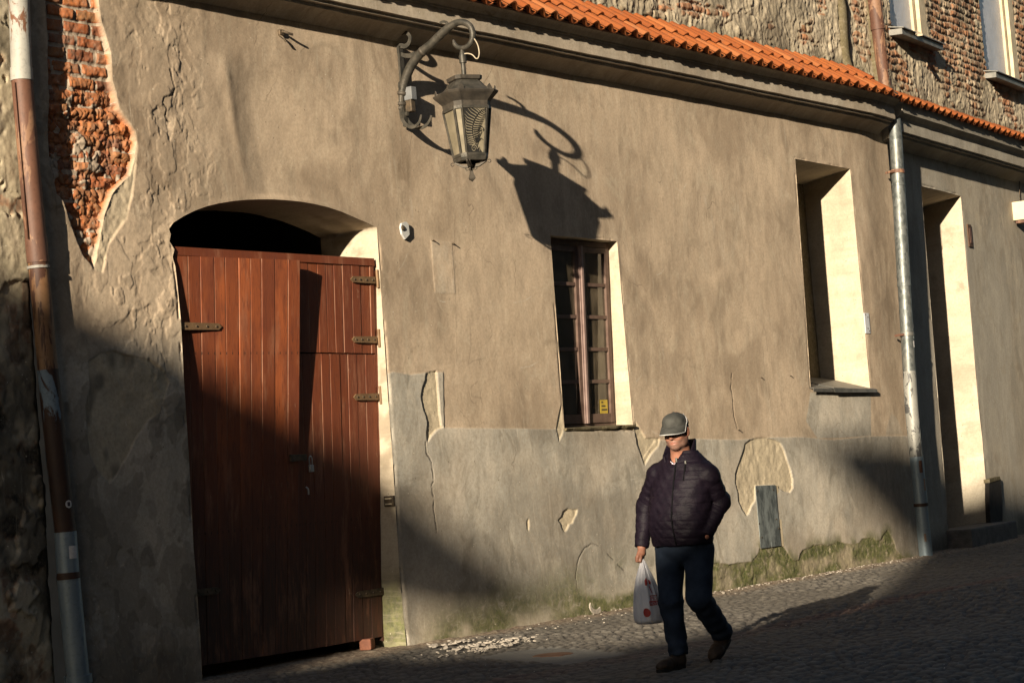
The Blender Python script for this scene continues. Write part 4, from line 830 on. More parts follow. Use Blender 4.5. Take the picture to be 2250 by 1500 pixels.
m = MB(); c = W(908, 240); m.box((lx+.03, -.07, c[2]+.01), (.06, .07, .12), bev=.01); m.build('cable_clamp', MAT['iron'], lamp)
# hanging rod
ztop = Lp(1017, 108)[2]
m = MB(); m.tube([LC+[0, 0, ztop+.005], LC+[0, 0, ztop-.02], LC+[0, 0, ztop-.05]], [.012, .020, .027], 12); m.tube([LC+[0, 0, ztop-.05], LC+[0, 0, ztop-.115]], .030, 12); m.tube([LC+[0, 0, ztop-.115], LC+[0, 0, ztop-.30]], .020, 12); m.build('hanger', MAT['lampiron'], lamp, True, 40)
zL = lambda py: 4.4+(213.4-py)/269.15
th0 = math.radians(242+90)              # fern face normal points to 242 degrees
RL = rotz(math.radians(242+90))
def octa(half, ch, z):
    """chamfered square ring; local -y is the fern face"""
    a, c = half, half-ch; L = [(-c, -a), (c, -a), (a, -c), (a, c), (c, a), (-c, a), (-a, c), (-a, -c)]
    return [LC+RL@np.array([x, y, z]) for x, y in L]
def orings(prof, name, mat, cap=True, auto=None):
    m = MB(); m.rings([octa(h, ch, z) for h, ch, z in prof], cap); return m.build(name, mat, lamp)
CH = .30
orings([(.105, .03, zL(180)), (.118, .033, zL(178)), (.122, .034, zL(170)), (.10, .03, zL(172)), (.08, .025, zL(174)), (.02, .006, zL(173))], 'cap', MAT['lamprust'])
orings([(.100, .03, zL(179)), (.115, .034, zL(184)), (.135, .04, zL(192)), (.165, .05, zL(200)), (.20, .062, zL(206)), (.205, .062, zL(209))], 'lamp_roof', MAT['lampiron'])
orings([(.222, .07, zL(206)), (.226, .07, zL(208)), (.218, .068, zL(212)), (.18, .055, zL(224)), (.165, .05, zL(229)), (.163, .05, zL(242)), (.158, .048, zL(242)), (.15, .045, zL(226)), (.20, .06, zL(209))], 'eave', MAT['lamprust'], cap=False)
# little crown points on the eave corners
ring = octa(.212, .066, zL(208))
for i in range(8):
    a, b = ring[i], ring[(i+1) % 8]; short = i % 2 == 1
    ts = np.linspace(0, 1, 9) if short else []
    m = MB()
    if short:
        top = [.02, .03, .075, .04, .025, .05, .095, .05, .02] if i in (1, 5) else [.02, .05, .09, .045, .025, .04, .07, .035, .02]
        for j in range(8):
            p, q = a+(b-a)*ts[j], a+(b-a)*ts[j+1]; n_ = (p-LC)*[1, 1, 0]; n_ = n_/np.linalg.norm(n_)
            m.prism([p, q, q+[0, 0, top[j+1]+.01], p+[0, 0, top[j]+.01]], -n_*.006)
    else:
        for t0 in (.0, .86):
            p, q = a+(b-a)*t0, a+(b-a)*(t0+.14); n_ = ((p+q)/2-LC)*[1, 1, 0]; n_ = n_/np.linalg.norm(n_); m.prism([p, q, q+[0, 0, .018], (p+q)/2+[0, 0, .052], p+[0, 0, .03]], -n_*.006); m.build('crown_point', MAT['lamprust'], lamp); m = MB()
    if short: pass

# lantern frame: eight glazing bars, top and bottom rails
hT, cT, zT = .158, .048, zL(243); hB, cB, zB = .112, .036, zL(345)
T = octa(hT, cT, zT); Bm = octa(hB, cB, zB); m = MB()
for i in range(8):
    m.tube([Bm[i], T[i]], 1, flat=(.010, .010)); m.tube([T[i], T[(i+1) % 8]], 1, flat=(.012, .012)); m.tube([Bm[i], Bm[(i+1) % 8]], 1, flat=(.012, .012))
m.rings([octa(hB+.006, cB, zB+.008), octa(hB+.008, cB, zB-.022), octa(hB+.002, cB, zB-.045), octa(hB-.03, cB*.7, zB-.048)], False)
m.build('frame', MAT['lampiron'], lamp)
n = NT('milky_lamp_glass'); n.set(n.bs.inputs['Base Color'], n.mix(n.ramp(n.noise(9), .3, .7), (.145, .125, .085), (.215, .185, .13))); n.set(n.bs.inputs['Roughness'], .35); n.set(n.bs.inputs['Transmission Weight'], .0); n.set(n.bs.inputs['Subsurface Weight'], .0); n.set(n.bs.inputs['Specular IOR Level'], .4); MAT['milk'] = n.m
for i in range(8):
    m = MB(); j = (i+1) % 8; c = [Bm[i], Bm[j], T[j], T[i]]; ctr = sum(c)/4; m.prism([p+(ctr-p)*.02 for p in c], (LC*[1, 1, 0]+[0, 0, ctr[2]]-ctr)*.03); pn = m.build('pane', MAT['milk'], lamp)
    if i == 0:            # fern grilles on the two street faces: sub-parts of their panes
        g = MB(); nrm = ctr-(LC*[1, 1, 0]+[0, 0, ctr[2]]); nrm /= np.linalg.norm(nrm)
        def uv(u, v, o=.004): a = Bm[i]+(Bm[j]-Bm[i])*u; b = T[i]+(T[j]-T[i])*u; return a+(b-a)*v+nrm*o
        def strip(pts, w0, w1, o):
            for k in range(len(pts)-1):
                p, q = np.array(pts[k]), np.array(pts[k+1]); d = q-p; e = np.array([-d[1]*.45, d[0]/.45]); e /= np.linalg.norm(e*[1, 2.2])+1e-9
                a = w0+(w1-w0)*k/(len(pts)-1); b = w0+(w1-w0)*(k+1)/(len(pts)-1); g.prism([uv(*(p-e*a), o), uv(*(p+e*a), o), uv(*(q+e*b), o), uv(*(q-e*b), o)], nrm*.003)
        spine = [(.95, .97), (.82, .93), (.66, .85), (.50, .73), (.40, .60), (.36, .47), (.40, .34), (.46, .25), (.54, .19)]
        sp_ = [p[:2] for p in spline([np.array([a, b, 0]) for a, b in spine], 8)]
        g.prism([uv(*p, .003) for p in [(.02, .985)]+[(.95, .985)]+[(a-.0, b) for a, b in spine]+[(.66, .13), (.88, .02), (.02, .02)]], nrm*.002)
        wl = MB(); ln = len(sp_); gk = g
        for k in range(2, ln-3, 3):
            t = k/ln; p = np.array(sp_[k]); d = np.array(sp_[k+1])-np.array(sp_[k-1]); d = d*[.45, 1.]; d /= np.linalg.norm(d)+1e-9; nn_ = np.array([-d[1]/.45, d[0]])*.45; le = .42*math.sin(math.pi*min(1, .10+t*.80))**.6
            for sgn, dest in ((1, gk), (-1, wl)):
                le = le*(.8 if sgn > 0 else 1.) if False else le; lk = le*(.72 if sgn > 0 else 1.); e1 = p+nn_*sgn*lk*.75-d*.012*np.array([1, 1.]); e2 = p+nn_*sgn*lk*1.25-d*np.array([.10, .055])
                for e in (e1, e2): e[0] = min(max(e[0], .05), .96); e[1] = min(max(e[1], .04), .965)
                g = dest; strip([p+(e1-p)*.12, e1, e2], .026, .008, .005)
        g = gk
        cur = lambda cx2, cy2, r, a0, tr: [(cx2+(r*(1-.8*s))*math.cos(a0+tr*s), cy2+.5*(r*(1-.8*s))*math.sin(a0+tr*s)) for s in np.linspace(0, 1, 26)]
        strip([(.56, .18), (.64, .28), (.70, .38), (.80, .47)], .020, .014, .006); strip(cur(.74, .52, .14, -.6, 8), .020, .010, .006); strip([(.64, .27), (.76, .33), (.88, .29)], .018, .008, .006)
        g.build('fern_grille', simple('black_grille_paint', (.010, .010, .009), (.016, .015, .014), 20, .6), pn)
        g = wl; strip(cur(.38, .11, .16, .2, 9), .020, .010, .007); strip([(.54, .10), (.66, .15), (.70, .05)], .018, .008, .007); g.build('fern_cutout', MAT['milk'], pn)
# lower cage and finial
m = MB(); zc = zL(371)
for i in range(8):
    a = octa(hB-.004, cB, zB-.045)[i]; ctr = LC+[0, 0, zc]; mid = (a+ctr)/2-[0, 0, .012]
    if i % 2 == 0: m.tube([a, mid, ctr+(a-ctr)*.18], 1, flat=(.018, .008))
m.build('bottom_cage', MAT['lamprust'], lamp)
for i in range(0, 8, 2):
    m = MB(); a = octa(hB+.004, cB, zB-.05)[i]; o_ = (a-LC)*[1, 1, 0]; o_ /= np.linalg.norm(o_); m.tube([a+o_*(.012+.013*math.cos(s))+np.array([0, 0, 1.])*(.013*math.sin(s)-.004) for s in np.linspace(-2.6, 2.4, 12)], .004, 6)
    m.build('curl', MAT['lamprust'], lamp); m = MB(); c = LC+o_*.035+[0, 0, zc-.004]; m.tube([c+o_*.012*math.cos(s)+np.array([0, 0, 1.])*.012*math.sin(s) for s in np.linspace(-2.6, 2.4, 10)], .004, 6); m.build('curl', MAT['lamprust'], lamp)
m = MB(); m.lathe(LC+[0, 0, 0], [(.0, zL(369)), (.022, zL(371)), (.026, zL(374)), (.016, zL(378)), (.020, zL(384)), (.034, zL(393)), (.030, zL(396)), (.0, zL(402))], 4, RL@rotz(.6)); m.build('finial', MAT['lamprust'], lamp)

# ------------------------------------------------------------------ downpipes
MAT['galv'] = None
n = NT('galvanised_zinc'); sp = n.node('ShaderNodeTexVoronoi', {'Vector': n.map((38, 38, 22)), 'Scale': 1.}).outputs['Color']; c = n.mix(n.ramp(sp, .2, .8), (.085, .095, .093), (.16, .17, .165)); c = n.mix(n.math('MULTIPLY', n.ramp(n.noise((8, 8, 2), det=6), .52, .7), .6), c, (.22, .21, .18))
n.bump(n.noise(14), .15, .01); MAT['galv'] = n.fin(c, .5, .55, .4)
def pipemat(name, base, base2, spot, thr, sc=(9, 9, 3), rough=.6, metal=0.):
    n = NT(name); a = n.noise(sc, det=6, rough=.65, dist=.6); c = n.mix(n.ramp(n.noise((5, 5, 2), det=4), .3, .7), base, base2); c = n.mix(n.ramp(a, thr, thr+.04), c, spot); c = n.mix(n.math('MULTIPLY', n.ramp(n.noise(40, det=5), .5, .7), .35), c, tuple(x*.45 for x in base)); n.bump(a, .4, .006); return n.fin(c, rough, metal, .35)
MAT['rust'] = pipemat('brown_rust', (.075, .036, .024), (.125, .058, .036), (.20, .11, .065), .53)
MAT['whitep'] = pipemat('flaking_white_paint', (.23, .22, .20), (.33, .32, .285), (.13, .058, .03), .54)
MAT['rustyel'] = pipemat('yellow_brown_rust', (.17, .085, .04), (.24, .14, .07), (.06, .026, .016), .48, (10, 10, 1.6))
MAT['blackp'] = pipemat('dark_rust_with_blue_flakes', (.028, .016, .012), (.06, .03, .018), (.15, .20, .245), .56, (6, 6, 1.3))
MAT['bluep'] = pipemat('blue_grey_zinc', (.16, .21, .25), (.22, .27, .30), (.12, .09, .06), .68, (6, 6, 3), .45, .3)
dp = empty('downpipe', W(172, 1490, -.0)*[1, 1, 0], 'rust-eaten old downpipe with flaking white and blue paint at the left edge', 'downpipe')
c1 = lambda y_: np.interp(y_, [-40, 0, 175, 380, 560, 810, 1000, 1170, 1265, 1490, 1520], [40, 42, 48, 65, 82, 105, 124, 144, 150, 172, 175])
def psec(parent, cen, ya, yb, plane, r, mat, name='pipe_section', nseg=10, wob=.0):
    ys_ = np.linspace(ya, yb, nseg); m = MB(); m.tube([W(float(cen(y)), y, plane)+[wob*math.sin(y*.05), 0, 0] for y in ys_], r, 20); return m.build(name, mat, parent, True, 40)
R0 = .071
for (a, b, r, mt) in ((-40, 152, R0, 'whitep'), (176, 527, R0, 'rust'), (575, 812, R0-.003, 'rustyel'), (812, 1168, R0, 'blackp'), (1168, 1258, R0+.004, 'bluep'), (1270, 1484, R0+.006, 'bluep')): psec(dp, c1, a, b, -.015, r, MAT[mt])
for (a, b, r, mt) in ((150, 178, R0+.005, 'whitep'), (525, 577, R0+.003, 'rust'), (584, 590, R0+.006, 'whitep'), (1257, 1271, R0+.010, 'blackp'), (1482, 1500, R0+.022, 'bluep')): psec(dp, c1, a, b, -.015, r, MAT[mt], 'joint_collar', 4)
m = MB(); m.tube([W(c1(y)-17, y, -.015-.02) for y in (180, 330, 525)], .006, 6); m.build('seam', MAT['rust'], dp, True)
def sticker(parent, cen, px, py, plane, r, w_, h, mat, name='sticker', rnd=False):
    c = W(float(cen(py)), py, plane); p = W(px, py, plane-r); ang0 = math.asin(max(-.95, min(.95, np.dot((p-c)[:2], [.6, -.8])/r))); m = MB(); base = math.atan2(-.6, -.8)
    rows = []
    for v in np.linspace(-h/2, h/2, 9):
        ww = w_*(math.sqrt(max(0, 1-(2*v/h)**2)) if rnd else 1); rows.append([c+[(r+.0025)*math.cos(base+ang0+u/r), (r+.0025)*math.sin(base+ang0+u/r), v] for u in np.linspace(-ww/2, ww/2, 9)])
    m.rings(rows, False, False); return m.build(name, mat, parent)
MAT['paper'] = simple('weathered_paper', (.50, .48, .46), (.62, .60, .58), 40, .8, 0, 0); MAT['inkd'] = simple('dark_ink', (.04, .03, .04), (.07, .05, .06), 40, .8, 0, 0)
sticker(dp, c1, 151, 1108, -.015, R0, .05, .055, MAT['paper'], rnd=True); sticker(dp, c1, 151, 1108, -.015, R0+.001, .022, .028, MAT['inkd'], 'sticker_emblem'); sticker(dp, c1, 161, 1213, -.015, R0+.004, .06, .085, MAT['paper'])
for y in (178, 1260): p = W(c1(y), y, -.015); m = MB(); m.tube([p+[.06, 0, 0], p+[.09, .06, 0], p+[.08, .10, 0]], 1, flat=(.006, .02)); m.build('wall_clip', MAT['rust'], dp)

dq = empty('downpipe', W(2035, 1225, -.11)*[1, 1, 0], 'galvanised silver downpipe at the corner between the two houses', 'downpipe')
c2 = lambda y_: np.interp(y_, [240, 300, 600, 900, 1050, 1225, 1240], [1963, 1968, 1985, 2003, 2018, 2035, 2036]); PR = .077; pl = -.105
MAT['whitegalv'] = pipemat('zinc_with_paper_remnants', (.19, .19, .175), (.28, .275, .25), (.07, .07, .07), .53, (9, 9, 5), .55, .3)
for (a, b, r, mt) in ((262, 405, PR, 'galv'), (403, 420, PR, 'galv'), (418, 630, PR+.003, 'galv'), (628, 816, PR, 'galv'), (816, 1003, PR+.002, 'whitegalv'), (1003, 1108, PR+.002, 'bluep'), (1108, 1162, PR-.002, 'bluep'), (1160, 1226, PR+.002, 'bluep')): psec(dq, c2, a, b, pl, r, MAT[mt])
for (a, b, r, mt) in ((404, 409, PR+.006, 'galv'), (414, 419, PR+.006, 'galv'), (604, 610, PR+.006, 'galv'), (624, 629, PR+.006, 'galv'), (1105, 1112, PR+.008, 'blackp')): psec(dq, c2, a, b, pl, r, MAT[mt], 'joint_collar', 3)
for y, mt in ((378, 'rust'), (735, 'lead')):
    psec(dq, c2, y-4, y+4, pl, PR+.008, MAT[mt], 'pipe_clamp', 3); p = W(c2(y), y, pl); m = MB(); m.tube([p+[-.085, .0, 0], p+[-.12, .03, .0], p+[-.11, .10, -.005]], 1, flat=(.012, .012)); m.build('clamp_bracket', MAT['rust'], dq)
sticker(dq, c2, 2013, 742, pl, PR, .05, .05, simple('green_white_sticker', (.30, .45, .40), (.55, .6, .58), 60, .6, 0, 0), rnd=True); sticker(dq, c2, 2013, 757, pl, PR, .07, .075, MAT['paper']); sticker(dq, c2, 2013, 757, pl, PR+.001, .035, .03, MAT['inkd'], 'sticker_emblem'); sticker(dq, c2, 2014, 718, pl, PR, .03, .05, MAT['paper'])
sticker(dq, c2, 2032, 1065, pl, PR+.001, .03, .14, simple('brown_tape', (.20, .13, .09), (.26, .18, .13), 40, .8, 0, 0), 'tape_strip'); sticker(dq, c2, 2035, 1180, pl, PR, .025, .09, simple('brown_tape_low', (.20, .13, .09), (.26, .18, .13), 40, .8, 0, 0), 'tape_strip'); sticker(dq, c2, 2024, 1025, pl, PR+.001, .04, .14, MAT['rust'], 'rust_patch')
du = empty('downpipe', W(1940, 190, .05), 'brown rusty rainwater pipe coming down the brick storey onto the tiles', 'downpipe')
c3 = lambda y_: np.interp(y_, [-60, 0, 195, 215], [1914, 1921, 1945, 1947])
for a, b, r in ((-60, 62, .082), (60, 200, .078)): psec(du, c3, a, b, .06, r, MAT['rust'])
psec(du, c3, 54, 66, .06, .088, MAT['rust'], 'joint_collar', 3)

# ------------------------------------------------------------------ small fixtures
m = MB(); Q = [W(*p, -.012) for p in ((1659, 1067), (1703, 1065), (1715, 1198), (1694, 1201), (1693, 1186), (1691, 1202), (1671, 1204))]; m.prism(Q, (0, -.006, 0))
n = NT('blue_grey_sheet'); a = n.noise((12, 12, 5), det=6, rough=.7); c = n.mix(n.ramp(a, .35, .65), (.075, .085, .085), (.24, .265, .26)); MAT['plate'] = n.fin(c, .5, .4, .4)
pt = m.build('metal_plate', MAT['plate']); tag(pt, 'blue-grey sheet-metal hatch screwed low on the wall under the bare plaster patch', 'metal plate')
for p in ((1664, 1078), (1699, 1076), (1706, 1140), (1668, 1150), (1711, 1160), (1674, 1180)): m = MB(); m.lathe(W(*p, -.02), [(.009, 0), (.009, .004), (0, .006)], 8, np.array(Matrix.Rotation(math.radians(90), 3, 'X'))); m.build('screw', MAT['iron'], pt)
m = MB(); m.prism([W(*p, .004) for p in ((1703, 1066), (1708, 1066), (1721, 1200), (1715, 1199))], (0, -.01, 0)); m.build('plate_edge', MAT['oldwood'], pt)
m = MB(); m.prism([W(*p, -.008) for p in ((879, 491), (889, 488), (894, 494), (896, 516), (887, 526), (880, 515), (877, 500))], (0, -.02, 0)); o = m.build('wall_hasp', simple('light_grey_paint', (.40, .40, .39), (.5, .5, .48), 12)); tag(o, 'small pale iron lug fixed to the wall right of the gate arch', 'wall fitting'); m = MB(); c = W(885, 501, -.03); m.lathe(c, [(.022, 0), (.024, .004), (.012, .012), (0, .013)], 10, np.array(Matrix.Rotation(math.radians(90), 3, 'X'))); m.build('stud', MAT['iron'], o)
m = MB(); c = W(1905, 710, -.008); m.box(c, (.115, .012, .235), bev=.004); o = m.build('wall_plate', simple('white_painted_plate', (.42, .43, .45), (.5, .51, .53), 9, .6)); tag(o, 'small pale metal plate on the wall between the niche and the silver downpipe', 'metal plate')
for dz_, dx_ in ((.07, .02), (-.06, .0), (-.09, .03), (.10, -.03)): m = MB(); m.lathe(c+[dx_, -.006, dz_], [(.008, 0), (.008, .003), (0, .004)], 8, np.array(Matrix.Rotation(math.radians(90), 3, 'X'))); m.build('screw', MAT['iron'], o)
m = MB(); c = WB(2131, 518, .008); m.box(c, (.15, .016, .30), rotz(math.atan(AB)), .004); o = m.build('wall_plaque', simple('rusted_plaque', (.055, .032, .02), (.10, .055, .03), 9, .7, .2)); tag(o, 'narrow rusted plaque on the wall right of the deep doorway', 'plaque'); m = MB(); m.box(c+[0, -.012, 0], (.08, .006, .2), rotz(math.atan(AB)), .002); m.build('raised_panel', MAT['rust'], o)
m = MB(); c = WB(2246, 464, .10); m.box(c, (.26, .2, .26), rotz(math.atan(AB)), .012); o = m.build('wall_light', simple('cream_box_paint', (.55, .46, .30), (.62, .52, .36), 5, .5)); tag(o, 'cream wall box with an orange base at the right edge of the picture', 'wall box'); m = MB(); m.box(c+[.02, -.01, -.15], (.24, .18, .045), rotz(math.atan(AB)), .006); m.build('base_tray', MAT['rust'], o)
m = MB(); pts = spline([WB(2246, 372, .02), WB(2240, 390, .02), WB(2241, 440, .03)], 5); m.tube(pts, .006, 6); m.build('cable', MAT['iron'], o)
m = MB(); m.prism([WB(*p, .05) for p in ((2174, 1056), (2199, 1052), (2203, 1100), (2203, 1152), (2177, 1158), (2174, 1100))], nB*.06); o = m.build('boarded_vent', simple('charred_board', (.012, .010, .009), (.03, .024, .02), 14, .9)); tag(o, 'black boarded-up vent at the foot of the wall beside the stone step', 'vent'); m = MB(); m.prism([WB(*p, .06) for p in ((2174, 1052), (2197, 1046), (2199, 1053), (2175, 1060))], nB*.08); m.build('vent_cap', MAT['ruin'], o)
m = MB(); s0, s1 = BXZ([(2083, 1200)])[0, 0], BXZ([(2187, 1190)])[0, 0]; sv_ = []
m.box(fromB((s0+s1)/2, -.06, .10), (s1-s0, .5, .26), rotz(math.atan(AB)), .025); tag(m.build('door_step', simple('dark_worn_stone', (.07, .065, .06), (.12, .11, .10), 6, .85, 0, .5, 30, .3, .02)), 'dark worn stone step in front of the deep blank doorway', 'step')
m = MB(); c = W(851, 1101, .04); m.box((12.66, .05, c[2]), (.03, .10, .085), None, .003); o = m.build('strike_plate', MAT['iron']); tag(o, 'small dark slotted strike plate on the gate jamb', 'strike plate')
for a in (-.022, .022): m = MB(); m.box((12.642, .05, c[2]+a), (.006, .07, .010)); m.build('slot', MAT['oldwood'], o)
m = MB(); c = W(618, 76); m.tube(spline([c+[-.02, .02, .02], c+[-.01, -.03, .015], c+[.01, -.06, .0], c+[.05, -.075, -.01]], 4), .010, 8); m.tube(spline([c+[-.03, .02, .0], c+[-.02, -.03, -.03], c+[0, -.045, -.07]], 4), .008, 8); m.box(c+[-.01, .0, .01], (.06, .05, .05), None, .012); tag(m.build('wall_hook', MAT['iron']), 'rusty iron hook stub high on the plaster above the gate arch', 'hook')
for px, py, lb in ((1735, 826, 'bent wire nail in the plaster left of the niche sill'), (1671, 830, 'tiny twisted nail further left of the niche sill'), (1622, 945, 'crooked nail at the lower end of the thin crack beside the man'), (950, 529, 'nail at the upper left corner of the pale plaster rectangle'), (994, 536, 'nail at the upper right corner of the pale plaster rectangle')):
    c = W(px, py); m = MB(); m.tube([c+[0, .01, 0], c+[.0, -.014, .004], c+[.025, -.018, -.010]], .005, 6); tag(m.build('nail', MAT['iron']), lb, 'nail', 'nails in the facade')
# cover set in the street
c = G(1215, 1433); m = MB(); m.lathe((c[0], c[1], -.018), [(.15, -.03), (.15, .004), (.135, .008), (.02, .009), (0, .009)], 28); o = m.build('valve_cover', simple('rusty_cast_iron', (.10, .05, .028), (.16, .085, .05), 12, .8, .2)); tag(o, 'small round rusty valve cover set in the dark patch of the pavement', 'valve cover')
# fallen plaster
V = []; Fq = []
rs = np.random.default_rng(5)
def chips(n_, cpx, spread, smin, smax, cl=None):
    global V, Fq
    for _ in range(n_):
        c = G(*cpx); c = c+np.array([rs.normal(0, spread[0]), rs.normal(0, spread[1]), 0]); s = rs.uniform(smin, smax); k = len(V); a0 = rs.random()*6; nn = 6; hh = .004+.010*rs.random()*s/.04; tl = rs.normal(0, .18, 2); z0 = .008
        if c[1] > -.03: c[1] = -.03-abs(rs.normal(0, .12))
        ring = [(s*(.7+.5*rs.random())*math.cos(a0+i*math.pi/3), s*(.5+.5*rs.random())*math.sin(a0+i*math.pi/3)) for i in range(nn)]
        for zz_ in (0, hh):
            for (x, y) in ring: V.append((c[0]+x*(1-.2*(zz_ > 0)), c[1]+y*(1-.2*(zz_ > 0)), z0+zz_+x*tl[0]+y*tl[1]))
        V.append((c[0], c[1], z0+hh*1.15)); 
        for i in range(nn): j = (i+1) % nn; Fq.append((k+i, k+j, k+nn+j, k+nn+i)); Fq.append((k+nn+i, k+nn+j, k+2*nn, k+2*nn))
chips(30, (1000, 1413), (.20, .06), .01, .036); chips(75, (1062, 1417), (.32, .07), .008, .034); chips(60, (1100, 1420), (.22, .06), .006, .024); chips(14, (1035, 1434), (.2, .1), .01, .03); chips(40, (1250, 1370), (1.0, .14), .004, .014); chips(150, (1650, 1286), (1.5, .13), .004, .018); chips(50, (1950, 1236), (.9, .10), .004, .015)
m = MB(); m.v = V; m.f = [tuple(dict.fromkeys(f)) for f in Fq]
MAT['flake'] = simple('pale_plaster_flake', (.24, .21, .175), (.36, .32, .27), 30, .9)
o = m.build('plaster_debris', MAT['flake']); tag(o, 'pale crumbs and flakes of fallen plaster scattered along the foot of the wall', 'debris', kind='stuff')
c = G(1315, 1350); m = MB(); L1 = [(c[0]+.10*math.cos(a)-.02, c[1], .01+.08+.08*math.sin(a)) for a in np.linspace(math.pi*.98, math.pi*1.75, 9)]; L2 = [(c[0]+.085*math.cos(a)-.02, c[1], .035+.08+.065*math.sin(a)) for a in np.linspace(math.pi*1.75, math.pi*.98, 9)]; m.prism(L1+L2, (0, .012, 0)); tag(m.build('plaster_flake', MAT['flake']), 'curved white plaster shard leaning at the foot of the wall left of the man', 'plaster shard')
# ------------------------------------------------------------------ signed-distance modelling for the figure
def surf_nets(fn, lo, hi, h):
    lo = np.array(lo, float); n = np.ceil((np.array(hi)-lo)/h).astype(int)+1
    ax = [lo[i]+h*np.arange(n[i]) for i in range(3)]
    D = fn(ax[0][:, None, None], ax[1][None, :, None], ax[2][None, None, :]).astype(np.float32)
    s = D < 0
    c = [D[i:n[0]-1+i, j:n[1]-1+j, k:n[2]-1+k] for i in (0, 1) for j in (0, 1) for k in (0, 1)]
    cs = sum((q < 0).astype(np.int8) for q in c); act = (cs > 0) & (cs < 8)
    idx = np.full(act.shape, -1, np.int64); I = np.argwhere(act); idx[act] = np.arange(len(I))
    cv = np.stack([q[act] for q in c], -1); off = np.array([(i, j, k) for i in (0, 1) for j in (0, 1) for k in (0, 1)], float)
    acc = np.zeros((len(I), 3)); cnt = np.zeros(len(I))
    for a in range(8):
        for b in range(a+1, 8):
            if np.abs(off[a]-off[b]).sum() != 1: continue
            m = (cv[:, a] < 0) != (cv[:, b] < 0); t = cv[m, a]/(cv[m, a]-cv[m, b]); acc[m] += off[a]+t[:, None]*(off[b]-off[a]); cnt[m] += 1
    V = lo+h*(I+acc/cnt[:, None]); F = []
    for axis in range(3):
        u, v = [(1, 2), (2, 0), (0, 1)][axis]; sl0 = [slice(None)]*3; sl1 = [slice(None)]*3; sl0[axis] = slice(0, -1); sl1[axis] = slice(1, None)
        a0 = s[tuple(sl0)]; a1 = s[tuple(sl1)]
        for flip, mm in ((False, a0 & ~a1), (True, ~a0 & a1)):
            E_ = np.argwhere(mm); E_ = E_[(E_[:, u] > 0) & (E_[:, v] > 0) & (E_[:, u] < n[u]-1) & (E_[:, v] < n[v]-1)]
            q = []
            for du_, dv_ in ((-1, -1), (0, -1), (0, 0), (-1, 0)):
                p = E_.copy(); p[:, u] += du_; p[:, v] += dv_; q.append(idx[p[:, 0], p[:, 1], p[:, 2]])
            q = np.stack(q, -1); F.append(q[:, ::-1] if flip else q)
    return V, np.concatenate(F)
def cap_(x, y, z, a, b, ra, rb):
    a = np.array(a, float); b = np.array(b, float); d = b-a; L2 = d@d+1e-9
    t = np.clip(((x-a[0])*d[0]+(y-a[1])*d[1]+(z-a[2])*d[2])/L2, 0, 1)
    return np.sqrt((x-a[0]-t*d[0])**2+(y-a[1]-t*d[1])**2+(z-a[2]-t*d[2])**2)-(ra+(rb-ra)*t), t
def ell(x, y, z, c, r, R=None):
    p = [x-c[0], y-c[1], z-c[2]]
    if R is not None: p = [R[0][i]*p[0]+R[1][i]*p[1]+R[2][i]*p[2] for i in range(3)]
    k0 = np.sqrt((p[0]/r[0])**2+(p[1]/r[1])**2+(p[2]/r[2])**2); k1 = np.sqrt((p[0]/r[0]**2)**2+(p[1]/r[1]**2)**2+(p[2]/r[2]**2)**2)+1e-9
    return k0*(k0-1)/k1
def smin(a, b, k): h = np.clip(.5+.5*(b-a)/k, 0, 1); return b+(a-b)*h-k*h*(1-h)

# the man walks towards -x; local axes f (his front), l (his left), z
MF = G(1483, 1463)
MO = np.array([MF[0]+.12, MF[1]-.09, 0.])      # ground point under the pelvis
def J(px, py, f): p = XP(px, py, MO[0]-f); return np.array([f, -(p[1]-MO[1]), p[2]])
def toW(V): V = np.asarray(V); return np.stack([MO[0]-V[:, 0], MO[1]-V[:, 1], V[:, 2]], -1)
def wv(p): return toW(np.array([p]))[0]
man = empty('person', MO, 'man in a grey cap, dark quilted jacket and jeans walking with a carrier bag', 'person')
hipR, hipL = J(1472, 1205, .02), J(1535, 1205, -.01)
kneR, kneL = J(1474, 1322, .10), J(1536, 1312, .05)
ankR, ankL = J(1491, 1432, .10), J(1588, 1392, -.27)
shR, shL = J(1443, 1026, .02), J(1556, 1026, -.01)
elR, elL = J(1420, 1112, -.02), J(1583, 1102, -.12)
wrR, wrL = J(1410, 1198, .06), J(1551, 1173, .04)
neck0, neck1 = J(1498, 1012, -.02), J(1488, 968, .05)
Hc = J(1485, 945, .075)
pit, yaw = math.radians(13), math.radians(10)
HF = np.array([math.cos(pit)*math.cos(yaw), math.cos(pit)*math.sin(yaw), -math.sin(pit)]); HL = np.array([-math.sin(yaw), math.cos(yaw), 0]); HU = np.cross(HF, HL)
HR = np.stack([HF, HL, HU], 1); HS = .925; hp = lambda a, b, c: Hc+HS*(HR@np.array([a, b, c])); hp0 = lambda a, b, c: Hc+HR@np.array([a, b, c])
